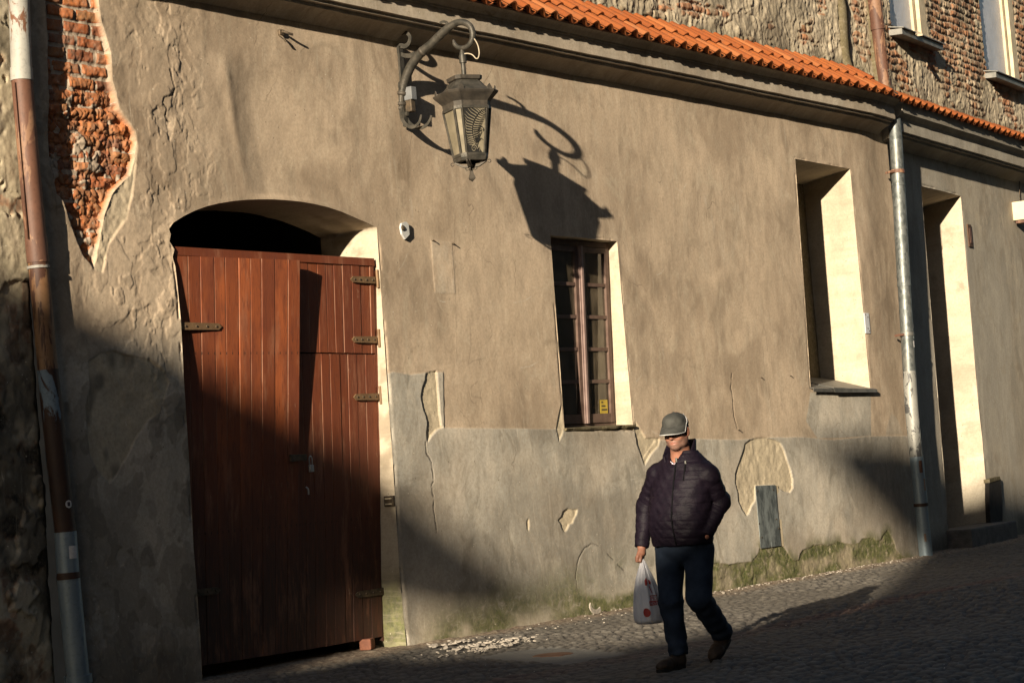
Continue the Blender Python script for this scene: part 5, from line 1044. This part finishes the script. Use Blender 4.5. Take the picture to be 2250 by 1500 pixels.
def head(x, y, z):
    hp = hp0; x = Hc[0]+(x-Hc[0])/HS; y = Hc[1]+(y-Hc[1])/HS; z = Hc[2]+(z-Hc[2])/HS
    d = ell(x, y, z, hp(-.012, 0, .028), (.098, .077, .098), HR)
    d = smin(d, ell(x, y, z, hp(.022, 0, -.055), (.070, .062, .072), HR), .03)
    d = smin(d, ell(x, y, z, hp(.058, 0, -.098), (.030, .032, .026), HR), .03)
    for s in (-1, 1):
        d = smin(d, ell(x, y, z, hp(.055, s*.040, -.035), (.032, .026, .030), HR), .02)
        d = smin(d, cap_(x, y, z, hp(.083, 0, .022), hp(.066, s*.046, .020), .013, .012)[0], .012)
        d = smin(d, ell(x, y, z, hp(.018, s*.055, -.075), (.036, .016, .034), HR), .02)
        d = smin(d, ell(x, y, z, hp(.088, s*.013, -.036), (.013, .010, .009), HR), .008)
        e = ell(x, y, z, hp(-.012, s*.083, -.014), (.021, .010, .034), HR); e = np.maximum(e, -ell(x, y, z, hp(-.004, s*.094, -.012), (.011, .008, .020), HR)); d = smin(d, e, .008)
        d = np.maximum(d, -ell(x, y, z, hp(.092, s*.031, .003), (.016, .020, .010), HR)); d = smin(d, ell(x, y, z, hp(.068, s*.031, .002), (.014, .016, .012), HR), .006)
    d = smin(d, cap_(x, y, z, hp(.086, 0, .012), hp(.108, 0, -.028), .009, .015)[0], .012)
    for zz_, r in ((-.064, .0085), (-.079, .0095)): d = smin(d, cap_(x, y, z, hp(.080, -.021, zz_), hp(.080, .021, zz_), r*.7, r*.7)[0]-.002, .008); d = smin(d, cap_(x, y, z, hp(.086, -.008, zz_), hp(.086, .008, zz_), r, r)[0], .008)
    d = np.maximum(d, -(cap_(x, y, z, hp(.093, -.022, -.0715), hp(.093, .022, -.0715), .0025, .0025)[0]))
    return d*HS
def body(x, y, z):
    d = head(x, y, z)
    d = smin(d, cap_(x, y, z, hp(-.025, 0, -.06), neck0, .060, .068)[0], .03)
    chest = (neck0+(hipR+hipL)/2)/2
    d = smin(d, cap_(x, y, z, neck0-[0, 0, .10], (hipR+hipL)/2+[0, 0, .06], .11, .12)[0], .06)
    for s, e, w in ((shR, elR, wrR), (shL, elL, wrL)):
        d = smin(d, cap_(x, y, z, neck0-[0, 0, .06], s-[0, 0, .03], .06, .05)[0], .05); d = smin(d, cap_(x, y, z, s-[0, 0, .03], e, .048, .04)[0], .03); d = smin(d, cap_(x, y, z, e, w, .038, .027)[0], .02)
    for hh, k, a in ((hipR, kneR, ankR), (hipL, kneL, ankL)): d = smin(d, cap_(x, y, z, hh, k, .07, .05)[0], .05); d = smin(d, cap_(x, y, z, k, a, .046, .034)[0], .02)
    # right hand: palm, four curled fingers, thumb closing against them
    kn = J(1411, 1222, .075); pv = kn-wrR; pv /= np.linalg.norm(pv); fw = np.array([.92, .30, 0.]); sd = np.cross(pv, fw)
    d = smin(d, cap_(x, y, z, wrR, kn-pv*.025+fw*.012, .026, .026)[0], .015); d = smin(d, cap_(x, y, z, wrR+pv*.02-fw*.012, kn-pv*.02-fw*.020, .020, .022)[0], .012)
    for i, L_ in enumerate((.034, .040, .038, .030)):
        b = kn+fw*(.030-.020*i)+pv*(-.006); m1 = b+pv*L_+sd*.006; m2 = m1+sd*.026-pv*.006*1; m3 = m2-pv*.022+sd*.002
        fd = np.minimum(np.minimum(cap_(x, y, z, b, m1, .0105, .0098)[0], cap_(x, y, z, m1, m2, .0098, .009)[0]), cap_(x, y, z, m2, m3, .009, .0078)[0]); d = smin(d, fd, .005)
    t0 = wrR+pv*.035+fw*.028+sd*.008; t1_ = t0+pv*.032+fw*.016+sd*.012; t2_ = t1_+pv*.030-fw*.004+sd*.008; d = smin(d, np.minimum(cap_(x, y, z, t0, t1_, .014, .012)[0], cap_(x, y, z, t1_, t2_, .012, .009)[0]), .008)
    # left hand half in the pocket
    h1 = J(1539, 1188, .035); qv = h1-wrL; qv /= np.linalg.norm(qv); d = smin(d, cap_(x, y, z, wrL, h1, .027, .032)[0], .015); up_ = np.array([.5, 0, .85])
    for i in range(4):
        b = h1+qv*.02+up_*(.022-.015*i)*.9; d = smin(d, cap_(x, y, z, b, b+qv*.05-np.array([0, 0, .03]), .010, .008)[0], .005)
    d = smin(d, cap_(x, y, z, h1+up_*.02, h1+up_*.032+qv*.045, .012, .009)[0], .006)
    return d
allp = np.array([hipR, hipL, kneR, kneL, ankR, ankL, shR, shL, elR, elL, wrR, wrL, Hc])
V, F = surf_nets(body, allp.min(0)-[.12, .12, .06], allp.max(0)+[.16, .12, .15], .0052)
n = NT('sunburnt_skin'); mk, lp, sb, _ = n.attr('mS'); c = n.mix(n.ramp(n.noise(35), .3, .7), (.25, .110, .070), (.31, .145, .095)); c = n.mix(n.math('MULTIPLY', sb, n.ramp(n.noise(120), .3, .6, .35, .75)), c, (.16, .11, .09)); c = n.mix(n.math('MULTIPLY', lp, .7), c, (.24, .085, .065)); c = n.mix(mk, c, (.10, .055, .04))
n.set(n.bs.inputs['Subsurface Weight'], .08); n.set(n.bs.inputs['Subsurface Radius'], (.01, .004, .002)); n.bump(n.noise(160), .15, .002); MAT['skin'] = n.fin(c, .5, 0, .4)
q = (V-Hc)@HR/HS; lips = np.exp(-((q[:, 2]+.0715)/.010)**2-(q[:, 1]/.026)**2)*(q[:, 0] > .06); stub = sst(-.045, -.062, q[:, 2])*sst(-.0, .03, q[:, 0])*(q[:, 2] > -.14)*(1-lips); brow = np.exp(-((q[:, 2]-.026)/.007)**2)*(np.abs(q[:, 1]) > .012)*(np.abs(q[:, 1]) < .05)*(q[:, 0] > .05)
bodyo = npmesh('body', toW(V), F, MAT['skin'], man, True, {'mS': np.stack([brow*.5, lips, stub, 1+0*lips], -1)})
# hair below the cap
def hair(x, y, z):
    hp = hp0; x = Hc[0]+(x-Hc[0])/HS; y = Hc[1]+(y-Hc[1])/HS; z = Hc[2]+(z-Hc[2])/HS
    d = ell(x, y, z, hp(-.016, 0, .024), (.103, .083, .100), HR); p = [x-Hc[0], y-Hc[1], z-Hc[2]]; qf = sum(HR[i][0]*p[i] for i in range(3)); qz = sum(HR[i][2]*p[i] for i in range(3)); ql = sum(HR[i][1]*p[i] for i in range(3))
    d = np.maximum(d, qz-.06); d = np.maximum(d, qf-.028); d = np.maximum(d, -(qz+.055+.6*np.maximum(qf+.02, -.05)*0)); d = np.maximum(d, np.minimum(.03-qf-.035, -(qz-.0)) if False else qf*.8-qz-.035)
    return d+.003*np.sin(z*300+x*140)
V, F = surf_nets(hair, Hc-.15, Hc+.16, .005); npmesh('hair', toW(V), F, simple('short_grey_hair', (.055, .05, .045), (.11, .10, .09), 60, .8, 0, .6, 120), man)

# quilted jacket
zh = J(1500, 1193, .03)[2]; zs_ = shR[2]
tor = [(zh-.012, .012, .002, .165, .205), (zh+.05, .020, .0, .178, .215), (zh+.16, .030, -.005, .185, .220), (zh+.28, .018, -.005, .168, .222), (zh+.40, .0, -.0, .148, .222), (zh+.50, -.010, .0, .120, .19), (zh+.60, -.01, .0, .07, .10)]
cM = (shR+shL)/2; tz = np.array([t[0] for t in tor])
hipc = (hipR+hipL)/2
def jacket(x, y, z, plain=False):
    zc = np.clip(z, tz[0], tz[-1]); u = (zc-tz[0])/(zs_-tz[0]); fc = np.interp(zc, tz, [t[1] for t in tor])+hipc[0]*(1-u)+cM[0]*u*.6; lc = np.interp(zc, tz, [t[2] for t in tor])+hipc[1]*(1-u)+cM[1]*u; a = np.interp(zc, tz, [t[3] for t in tor]); b = np.interp(zc, tz, [t[4] for t in tor])
    X_, Y_ = (x-fc)/a, (y-lc)/b; k = (np.abs(X_)**2.3+np.abs(Y_)**2.3)**(1/2.3); d = (k-1)*np.minimum(a, b)*.9+.006
    d = np.maximum(d, np.maximum(tz[0]-z, z-zs_-.09)); w = d
    cz = (z-tz[0])/.054+.12*np.sin(y*9)+.10*np.sin(x*11+1)
    gro = .0028*np.exp(-((cz-np.round(cz))/.10)**2)
    d = d+(0 if plain else gro)
    for s, e, wr, nm in ((shR, elR, wrR, 0), (shL, elL, wrL, 1)):
        out = np.array([0, 1 if nm else -1, 0.])
        s2 = s-[0, 0, .055]; s2 = s2-out*.012
        d1_, t1_ = cap_(x, y, z, s2, e, .078, .064); d2_, t2_ = cap_(x, y, z, e, wr, .063, .048)
        c = np.where(d1_ < d2_, t1_*np.linalg.norm(e-s2), np.linalg.norm(e-s2)+t2_*np.linalg.norm(wr-e))/.052+.1*np.sin(x*14)+.1*np.sin(z*13)
        ds = smin(d1_, d2_, .03); dirw = (wr-e)/np.linalg.norm(wr-e); endp = (x-wr[0])*dirw[0]+(y-wr[1])*dirw[1]+(z-wr[2])*dirw[2]; ds = np.maximum(ds, endp-.012)
        if not plain: ds = ds+.0028*np.exp(-((c-np.round(c))/.11)**2)
        d = smin(d, ds, .014); tp = cap_(x, y, z, neck0-[0, 0, .015], s-[0, 0, .045], .062, .052)[0]; d = smin(d, tp, .05)
    if not plain:
        d = np.maximum(d, -cap_(x, y, z, neck0+np.array([.075, 0, .080]), neck0+np.array([.128, 0, -.020]), .072, .020)[0])
        wn = .0022*(np.sin(x*41+z*23)*np.sin(y*37-z*31))+.0018*np.sin(z*90+y*75+x*40)*np.sin(y*28+x*19)
        d = d+wn
    return d
V, F = surf_nets(jacket, np.minimum(np.minimum(elR, elL), [-.25, -.3, zh])-[.12, .12, .05], np.maximum(np.maximum(shR, wrL), [.26, .3, zs_])+[.12, .14, .13], .0058)
n = NT('dark_plum_nylon'); a = n.noise(30, det=5); c = n.mix(n.ramp(a, .3, .7), (.0055, .0036, .0075), (.0100, .0064, .0115)); n.bump(n.noise((45, 45, 90), det=5), .6, .006); MAT['nylon'] = n.fin(c, .55, 0, .13)
jk = npmesh('jacket', toW(V), F, MAT['nylon'], man, True)
def jfront(l, z):
    fs = np.linspace(.45, -.1, 400); d = jacket(fs, np.full(400, l), np.full(400, z), True); i = int(np.argmax(d < 0)); return fs[i]
MAT['zip'] = simple('black_zip_tape', (.004, .004, .005), (.007, .007, .008), 30, .8, 0, .3, 60, .05)
m = MB(); lz = (J(1481, 1030, .15)[1]+J(1478, 1180, .2)[1])/2
m.tube([wv((jfront(lz, z)+.001, lz, z)) for z in np.linspace(zh+.0, zs_+.045, 24)], 1, flat=(.0025, .009), up=(1, 0, 0)); m.build('zip', MAT['zip'], jk, True)
zt_ = J(1500, 1016, .13); zb_ = J(1497, 1056, .15)
m = MB(); m.tube([wv((jfront(zt_[1], z)+.002, zt_[1], z)) for z in np.linspace(zb_[2], zt_[2], 8)], 1, flat=(.0025, .007), up=(1, 0, 0)); m.build('pocket_zip', MAT['zip'], jk, True)
m = MB(); p = wv((jfront(zt_[1], zt_[2])+.008, zt_[1], zt_[2])); m.box(p, (.010, .012, .022), None, .003); p = wv((jfront(lz, zs_+.035)+.008, lz, zs_+.035)); m.box(p, (.010, .012, .03), None, .003); m.build('zip_pull', MAT['lead'], jk)
# standing collar, open at the front
m = MB(); rg = []; kf = 44; nk = neck0+np.array([.012, 0, -.012])
for i in range(kf+1):
    a = math.radians(34+(360-68)*i/kf); c, s = math.cos(a), math.sin(a); op = math.exp(-((min(i, kf-i))/5.)**2); z0 = -.035-.05*(c > 0)*c**2; col = []
    for t, r in ((0, 1.16), (.5, 1.04), (1, 1.08), (1.06, 1.02), (1, .95), (.5, .92), (0, 1.0)):
        r2 = r*(1+.18*op*t); hgt = .170-.105*float(sst(-.35, .75, c)); col.append(wv(nk+np.array([.098*r2*c+.010*t*0-.01*t, .098*r2*s, z0+t*(hgt-z0)*.85])))
    rg.append(col)
m.rings(rg); m.build('collar', MAT['nylon'], jk, True)
n = NT('plaid_shirt'); ck = n.node('ShaderNodeTexChecker', {'Vector': n.map(1), 'Scale': 85., 'Color1': (.50, .46, .50, 1), 'Color2': (.16, .07, .10, 1)}).outputs[0]; MAT['plaid'] = n.fin(ck, .85)
m = MB(); rg = []
for i in range(25):
    a = math.radians(-75+150*i/24); c, s = math.cos(a), math.sin(a); v = abs(a)/1.3; rg.append([wv(nk+np.array([r*c*.098-.004, r*s*.095, z_])) for r, z_ in ((1.22, -.13), (1.12, -.06), (.98, -.012+.055*v), (.90, .0+.06*v))])
m.rings(rg, False, False); m.build('shirt', MAT['plaid'], man, True)

# jeans
def jeans(x, y, z):
    hc = (hipR+hipL)/2; d = ell(x, y, z, hc+[0, 0, .035], (.145, .185, .15)); d = np.maximum(d, z-zh-.09)
    for hh, k, a, rs_ in ((hipR, kneR, ankR, (.098, .076, .064)), (hipL, kneL, ankL, (.100, .080, .070))):
        end = a-(a-k)/np.linalg.norm(a-k)*.0; c1_, t1_ = cap_(x, y, z, hh, k, rs_[0], rs_[1]); c2_, t2_ = cap_(x, y, z, k, end, rs_[1]-.002, rs_[2]); dv = (end-k)/np.linalg.norm(end-k)
        e = smin(c1_, c2_, .03); e = np.maximum(e, (x-end[0])*dv[0]+(y-end[1])*dv[1]+(z-end[2])*dv[2]-.018)
        fold = t2_*np.linalg.norm(end-k); e = e+.0045*np.sin(fold*95+x*35+y*22)*sst(.45, 1., t2_)+.004*np.sin(fold*60+y*40)*np.exp(-(t2_/.25)**2)*(t2_ > 0)+.0025*np.sin(z*40+x*50+y*30)
        d = smin(d, e, .022)
    return d+.0022*np.sin(x*33+z*21)*np.sin(y*29-z*17)
V, F = surf_nets(jeans, allp[:6].min(0)-[.13, .14, .06], allp[:6].max(0)+[.22, .17, .22], .0062)
n = NT('dark_blue_denim'); c = n.mix(n.ramp(n.noise(10, det=5), .3, .7), (.012, .019, .034), (.022, .033, .055)); n.bump(n.noise(220, det=2), .3, .002); MAT['denim'] = n.fin(c, .85, 0, .2)
npmesh('jeans', toW(V), F, MAT['denim'], man, True)
# shoes
MAT['shoe'] = simple('dark_brown_suede', (.030, .020, .014), (.055, .038, .026), 20, .7, 0, .4, 90); MAT['lace'] = simple('brown_lace', (.09, .065, .04), (.12, .09, .06), 40, .8); MAT['sole'] = simple('black_rubber_sole', (.010, .010, .010), (.02, .018, .016), 20, .8)
def shoe(heel, toe, upv, name='shoe'):
    heel = np.array(heel, float); toe = np.array(toe, float); fx = toe-heel; L = np.linalg.norm(fx); fx /= L; ux = np.array(upv, float); ux -= ux@fx*fx; ux /= np.linalg.norm(ux); sx = np.cross(ux, fx); R = np.stack([fx, sx, ux], 1); o = heel
    pt = lambda a, b, c: o+R@np.array([a, b, c])
    def up(x, y, z):
        d = ell(x, y, z, pt(.055, 0, .052), (.055, .038, .052), R); d = smin(d, ell(x, y, z, pt(L-.075, 0, .036), (.078, .046, .034), R), .03); d = smin(d, cap_(x, y, z, pt(.06, 0, .05), pt(L-.09, 0, .035), .040, .036)[0], .03); d = smin(d, cap_(x, y, z, pt(.06, 0, .06), pt(.052, 0, .115), .040, .044)[0], .03)
        w = sum(R[i][2]*([x, y, z][i]-o[i]) for i in range(3)); q = sum(R[i][0]*([x, y, z][i]-o[i]) for i in range(3)); d = np.maximum(d, .014-w)
        return d+.0018*np.sin(q*150)*sst(.1, .14, q)*sst(.20, .17, q)
    V, F = surf_nets(up, np.minimum(heel, toe)-.15, np.maximum(heel, toe)+.16, .0055); s = npmesh(name, toW(V), F, MAT['shoe'], man, True)
    m = MB(); out = []
    for a in np.linspace(0, 2*math.pi, 28, endpoint=False):
        q = L/2+(L/2+.004)*math.cos(a); wd = .046 if q > L*.5 else .040; out.append((q, wd*math.copysign(abs(math.sin(a))**.75, math.sin(a))))
    m.rings([[wv(pt(q, b, c)) for q, b in out] for c in (.0, .003, .018, .021)]); m.build('sole', MAT['sole'], s, True, 50)
    for k in range(4): m = MB(); q = L*.44+.018*k; m.tube([wv(pt(q, -.026, .066-.007*k)), wv(pt(q+.006, 0, .078-.009*k)), wv(pt(q, .026, .066-.007*k))], .0035, 6); m.build('lace', MAT['lace'], s)
hR = np.array([ankR[0]-.055, ankR[1], -.016]); shoe(hR, hR+[.285, -.015, .0], (0, 0, 1))
g2 = G(1590, 1441); lt = -(g2[1]-MO[1]); ft = MO[0]-g2[0]; toeL = np.array([ankL[0]+.085, ankL[1]-.005, -.010]); hl = ankL+np.array([-.075, .0, -.035]); dv = toeL-hl; dv = dv/np.linalg.norm(dv); toe_ = hl+dv*.285
if toe_[2] < -.012: toe_[2] = -.012
shoe(hl, toe_, (dv[2]*-1, 0, dv[0]))

# cap
def crown(x, y, z):
    hp = hp0; x = Hc[0]+(x-Hc[0])/HS; y = Hc[1]+(y-Hc[1])/HS; z = Hc[2]+(z-Hc[2])/HS
    d = ell(x, y, z, hp(-.012, 0, .030), (.110, .090, .093), HR); p = [x-Hc[0], y-Hc[1], z-Hc[2]]; qz = sum(HR[i][2]*p[i] for i in range(3)); qf = sum(HR[i][0]*p[i] for i in range(3))
    d = smin(d, ell(x, y, z, hp(.040, 0, .075), (.050, .060, .040), HR), .04)
    d = d+.0018*np.sin(x*70+z*40)*np.sin(y*60-z*50)
    return np.maximum(d, .036+.16*np.minimum(qf, 0)-qz)
V, F = surf_nets(crown, Hc-.16, Hc+.19, .005); q = (V-Hc)@HR/HS
og = sst(-.045, -.035, -q[:, 0]*-1)*0; tl = np.interp(q[:, 2], [.03, .04, .052, .074, .098], [.02, .012, -.008, -.03, -.06]); og = ((q[:, 0] < tl) & (q[:, 2] > .052) & (q[:, 2] < .098)).astype(float)
bk = ((q[:, 0] < tl) & (q[:, 2] <= .052)).astype(float)*(1-og)
n = NT('grey_cap_cloth'); o1, o2, _, _ = n.attr('mC'); c = n.mix(n.ramp(n.noise(30), .3, .7), (.045, .045, .041), (.062, .062, .056)); c = n.mix(o2, c, (.014, .014, .016)); c = n.mix(o1, c, (.55, .09, .02)); n.bump(n.noise(180), .3, .002); MAT['capcloth'] = n.fin(c, .8, 0, .2)
cp = npmesh('cap', toW(V), F, MAT['capcloth'], man, True, {'mC': np.stack([og, bk, 0*og, 1+0*og], -1)})
m = MB(); rows_t = []; rows_b = []; edge = []
for i in range(33):
    a = math.radians(-78+156*i/32); rt, rb = [], []
    for t in np.linspace(0, 1, 7):
        e = .088*math.cos(a)**.55*(1 if True else 0) if math.cos(a) > 0 else 0; fx_ = -.006+.110*math.cos(a)+e*t; ly = (.092+.002*t)*math.sin(a)*(1-.04*t); zz_ = .044-.012*t*t-.018*t-.26*ly*ly/.09*(.25+.6*t)
        rt.append(wv(hp(fx_, ly, zz_+.0035))); rb.append(wv(hp(fx_, ly, zz_-.0035)))
    rows_t.append(rt); rows_b.append(rb); edge.append((np.array(rt[-1])+np.array(rb[-1]))/2)
m.rings([rt+rb[::-1] for rt, rb in zip(rows_t, rows_b)]); A = np.zeros((len(m.v), 4)); o = m.build('cap_brim', MAT['capcloth'], cp, True, 40)
m = MB(); tr = [e for e in edge]; cs_ = lambda a, b: wv(hp(a, .002+.090*math.sqrt(max(0, 1-((a+.012)/.110)**2-((b-.03)/.093)**2)), b)); sidec = spline([np.array(edge[-1]), cs_(.012, .040), cs_(-.008, .052), cs_(-.03, .074), cs_(-.06, .098)], 6); sidec = [p for p in sidec]
m.tube(tr+sidec[1:], .0026, 6); m.build('cap_trim', simple('pale_piping', (.48, .48, .47), (.58, .58, .56), 40, .7), cp, True)
for sgn in (-1, 1, 0):
    m = MB(); pts = []
    for t in np.linspace(0, 1, 12):
        a = t*1.35; b_ = -.012+.110*math.cos(a)*(.80 if sgn else 1.); ly = sgn*.090*math.cos(a)*.58; zz_ = .030+.0935*math.sqrt(max(0, 1-((b_+.012)/.110)**2-(ly/.090)**2)); pts.append(wv(hp(b_, ly, max(zz_, .05)+.004*(1-t))))
    m.tube(pts, .0011, 5); m.build('cap_seam', MAT['zip'], cp, True)
m = MB(); p = hp(-.012, 0, .123); m.lathe(wv(p), [(.010, -.004), (.010, .002), (.004, .006), (0, .006)], 10); m.build('cap_button', MAT['capcloth'], cp, True)

# ------------------------------------------------------------------ carrier bag
bt = J(1412, 1231, .085); fB = bt[0]; bag_z0 = J(1422, 1370, fB)[2]
vd = CAM-wv(bt); vd[2] = 0; vd /= np.linalg.norm(vd); vr = np.array([-vd[1], vd[0], 0.])   # print faces the street
bw = wv(bt); bagx = lambda t: np.array([0, 0, 0.])
prof = [(0, .006, .005, 0), (.05, .016, .010, .0), (.15, .030, .020, .001), (.30, .052, .034, .003), (.5, .074, .050, .008), (.7, .089, .062, .012), (.85, .097, .068, .016), (.94, .097, .066, .018), (.985, .085, .055, .018), (1., .05, .03, .018)]
H_ = bt[2]+.012-bag_z0
def bagp(ph, t, off=0.):
    a, b, dx = [np.interp(t, [p[0] for p in prof], [p[i] for p in prof]) for i in (1, 2, 3)]
    pl = 1+(.11*math.sin(ph*5+1.2)+.07*math.sin(ph*9+t*2)+.04*math.sin(ph*17))*(1-.55*sst(.35, .9, t)+.0)+.03*math.sin(ph*4+t*9)*t
    return bw+np.array([0, 0, .012-H_*t])+vr*(dx+(a*pl+off)*math.sin(ph))+vd*((b*pl+off)*math.cos(ph)+.0)
m = MB(); m.rings([[bagp(ph, t) for ph in np.linspace(0, 2*math.pi, 72, endpoint=False)] for t in np.concatenate([np.linspace(0, .94, 40), [.96, .98, .99, 1.]])])
n = NT('thin_white_plastic'); c = n.mix(n.ramp(n.noise((14, 14, 4), det=5), .3, .7), (.46, .46, .50), (.60, .60, .63)); n.bump(n.noise((30, 30, 7), det=5, dist=.8), .6, .010); n.set(n.bs.inputs['Subsurface Weight'], .0); MAT['plastic'] = n.fin(c, .38, 0, .4)
bag = m.build('carrier_bag', MAT['plastic'], None, True); tag(bag, 'white plastic carrier bag with red print hanging from the walking man\'s hand', 'carrier bag')
MAT['redink'] = simple('dark_red_print', (.26, .02, .018), (.34, .03, .025), 20, .5, 0, 0); MAT['whiteink'] = MAT['plastic']
def flatpoly(pts, name, mat, off):      # (phi, t) outline laid on the bag
    P = np.array(pts); c = P.mean(0); m = MB(); R_ = []
    for s in (1., .66, .33): 
        ring = []
        for i in range(len(P)):
            a, b = P[i], P[(i+1) % len(P)]
            for k in range(3): q = c+(a+(b-a)*k/3-c)*s; ring.append(bagp(q[0], q[1], off))
        R_.append(ring)
    m.rings(R_, False); k = len(m.v); m.v.append(tuple(bagp(c[0], c[1], off))); nn_ = len(R_[0]); m.f += [(2*nn_+i, 2*nn_+(i+1) % nn_, k) for i in range(nn_)]; return m.build(name, mat, bag)
circ = lambda p, t, r, rt: [(p+r*math.cos(a), t+rt*math.sin(a)) for a in np.linspace(0, 2*math.pi, 16, endpoint=False)]
flatpoly(circ(-.18, .815, .27, .068), 'printed_ball', MAT['redink'], .0025)
flatpoly([(-.05, .33), (.18, .28), (.22, .37), (.10, .41), (-.05, .40)], 'printed_motif', MAT['redink'], .0035); flatpoly([(.36, .32), (.62, .33), (.70, .37), (.58, .40), (.38, .385)], 'printed_motif', MAT['redink'], .0035); flatpoly([(.30, .42), (.40, .42), (.50, .52), (.46, .535)], 'printed_motif', MAT['redink'], .0035)
flatpoly([(.10, .645), (.95, .645), (.95, .71), (.10, .715)], 'printed_band', MAT['redink'], .0028)
for a, b, c, d in ((.20, .56, .90, .572), (.20, .572, .25, .645), (.86, .572, .91, .645)): flatpoly([(a, b), (c, b), (c, d), (a, d)], 'printed_frame', MAT['redink'], .0028)
def text_on_bag(txt, name, mat, p0, p1, t0, t1, off):
    cu = bpy.data.curves.new('txt', 'FONT'); cu.body = txt; cu.resolution_u = 2; ob = bpy.data.objects.new('txt', cu); COL.objects.link(ob); dg = bpy.context.evaluated_depsgraph_get(); me = ob.evaluated_get(dg).to_mesh()
    v = np.array([tuple(q.co) for q in me.vertices]); f = [tuple(p.vertices) for p in me.polygons]; ob.evaluated_get(dg).to_mesh_clear(); bpy.data.objects.remove(ob)
    lo_, hi_ = v.min(0), v.max(0); u = (v-lo_)/np.maximum(hi_-lo_, 1e-6); m = MB(); m.v = [tuple(bagp(p0+(p1-p0)*a, t1+(t0-t1)*b, off)) for a, b, _ in u]; m.f = f; return m.build(name, mat, bag)
text_on_bag('MKS', 'printed_letters', MAT['redink'], .30, .80, .578, .638, .003); text_on_bag('NIOG BO', 'printed_letters', MAT['plastic'], .16, .90, .658, .702, .0045)
# ------------------------------------------------------------------ camera, light
cam = bpy.data.cameras.new('camera'); co = bpy.data.objects.new('camera', cam); COL.objects.link(co)
R = np.stack([M@[1, 0, 0], M@[0, -1, 0], M@[0, 0, -1]], 1)
mw = Matrix.Identity(4)
for i in range(3):
    for j in range(3): mw[i][j] = float(R[i, j])
    mw[i][3] = float(CAM[i])
co.matrix_world = mw; cam.sensor_width = 36; cam.lens = FPX/2250*36; cam.clip_end = 2000; cam.clip_start = .1
scene.camera = co
ld = bpy.data.lights.new('sun', 'SUN'); lo = bpy.data.objects.new('sun', ld); COL.objects.link(lo)
ld.energy = SUN_E; ld.angle = math.radians(.53); ld.color = (1., .86, .66)
lo.rotation_euler = Vector(SUN).to_track_quat('-Z', 'Y').to_euler(); lo.location = (0, -8, 12)
w = bpy.data.worlds.new('World'); scene.world = w; w.use_nodes = True; nt = w.node_tree
sky = nt.nodes.new('ShaderNodeTexSky'); sky.sky_type = 'NISHITA'; sky.sun_disc = False
sky.sun_elevation = math.atan2(.79, math.hypot(3.16, 1)); sky.sun_rotation = math.atan2(-3.16, -1)
bg = nt.nodes['Background']; nt.links.new(sky.outputs[0], bg.inputs[0]); bg.inputs[1].default_value = SKY_E
vs = scene.view_settings; vs.view_transform = 'Standard'; vs.look = 'None'; vs.gamma = 1; vs.exposure = EXPO
scene.cycles.max_bounces = 6; scene.cycles.diffuse_bounces = 3; scene.cycles.glossy_bounces = 3; scene.cycles.transmission_bounces = 6; scene.cycles.transparent_max_bounces = 8
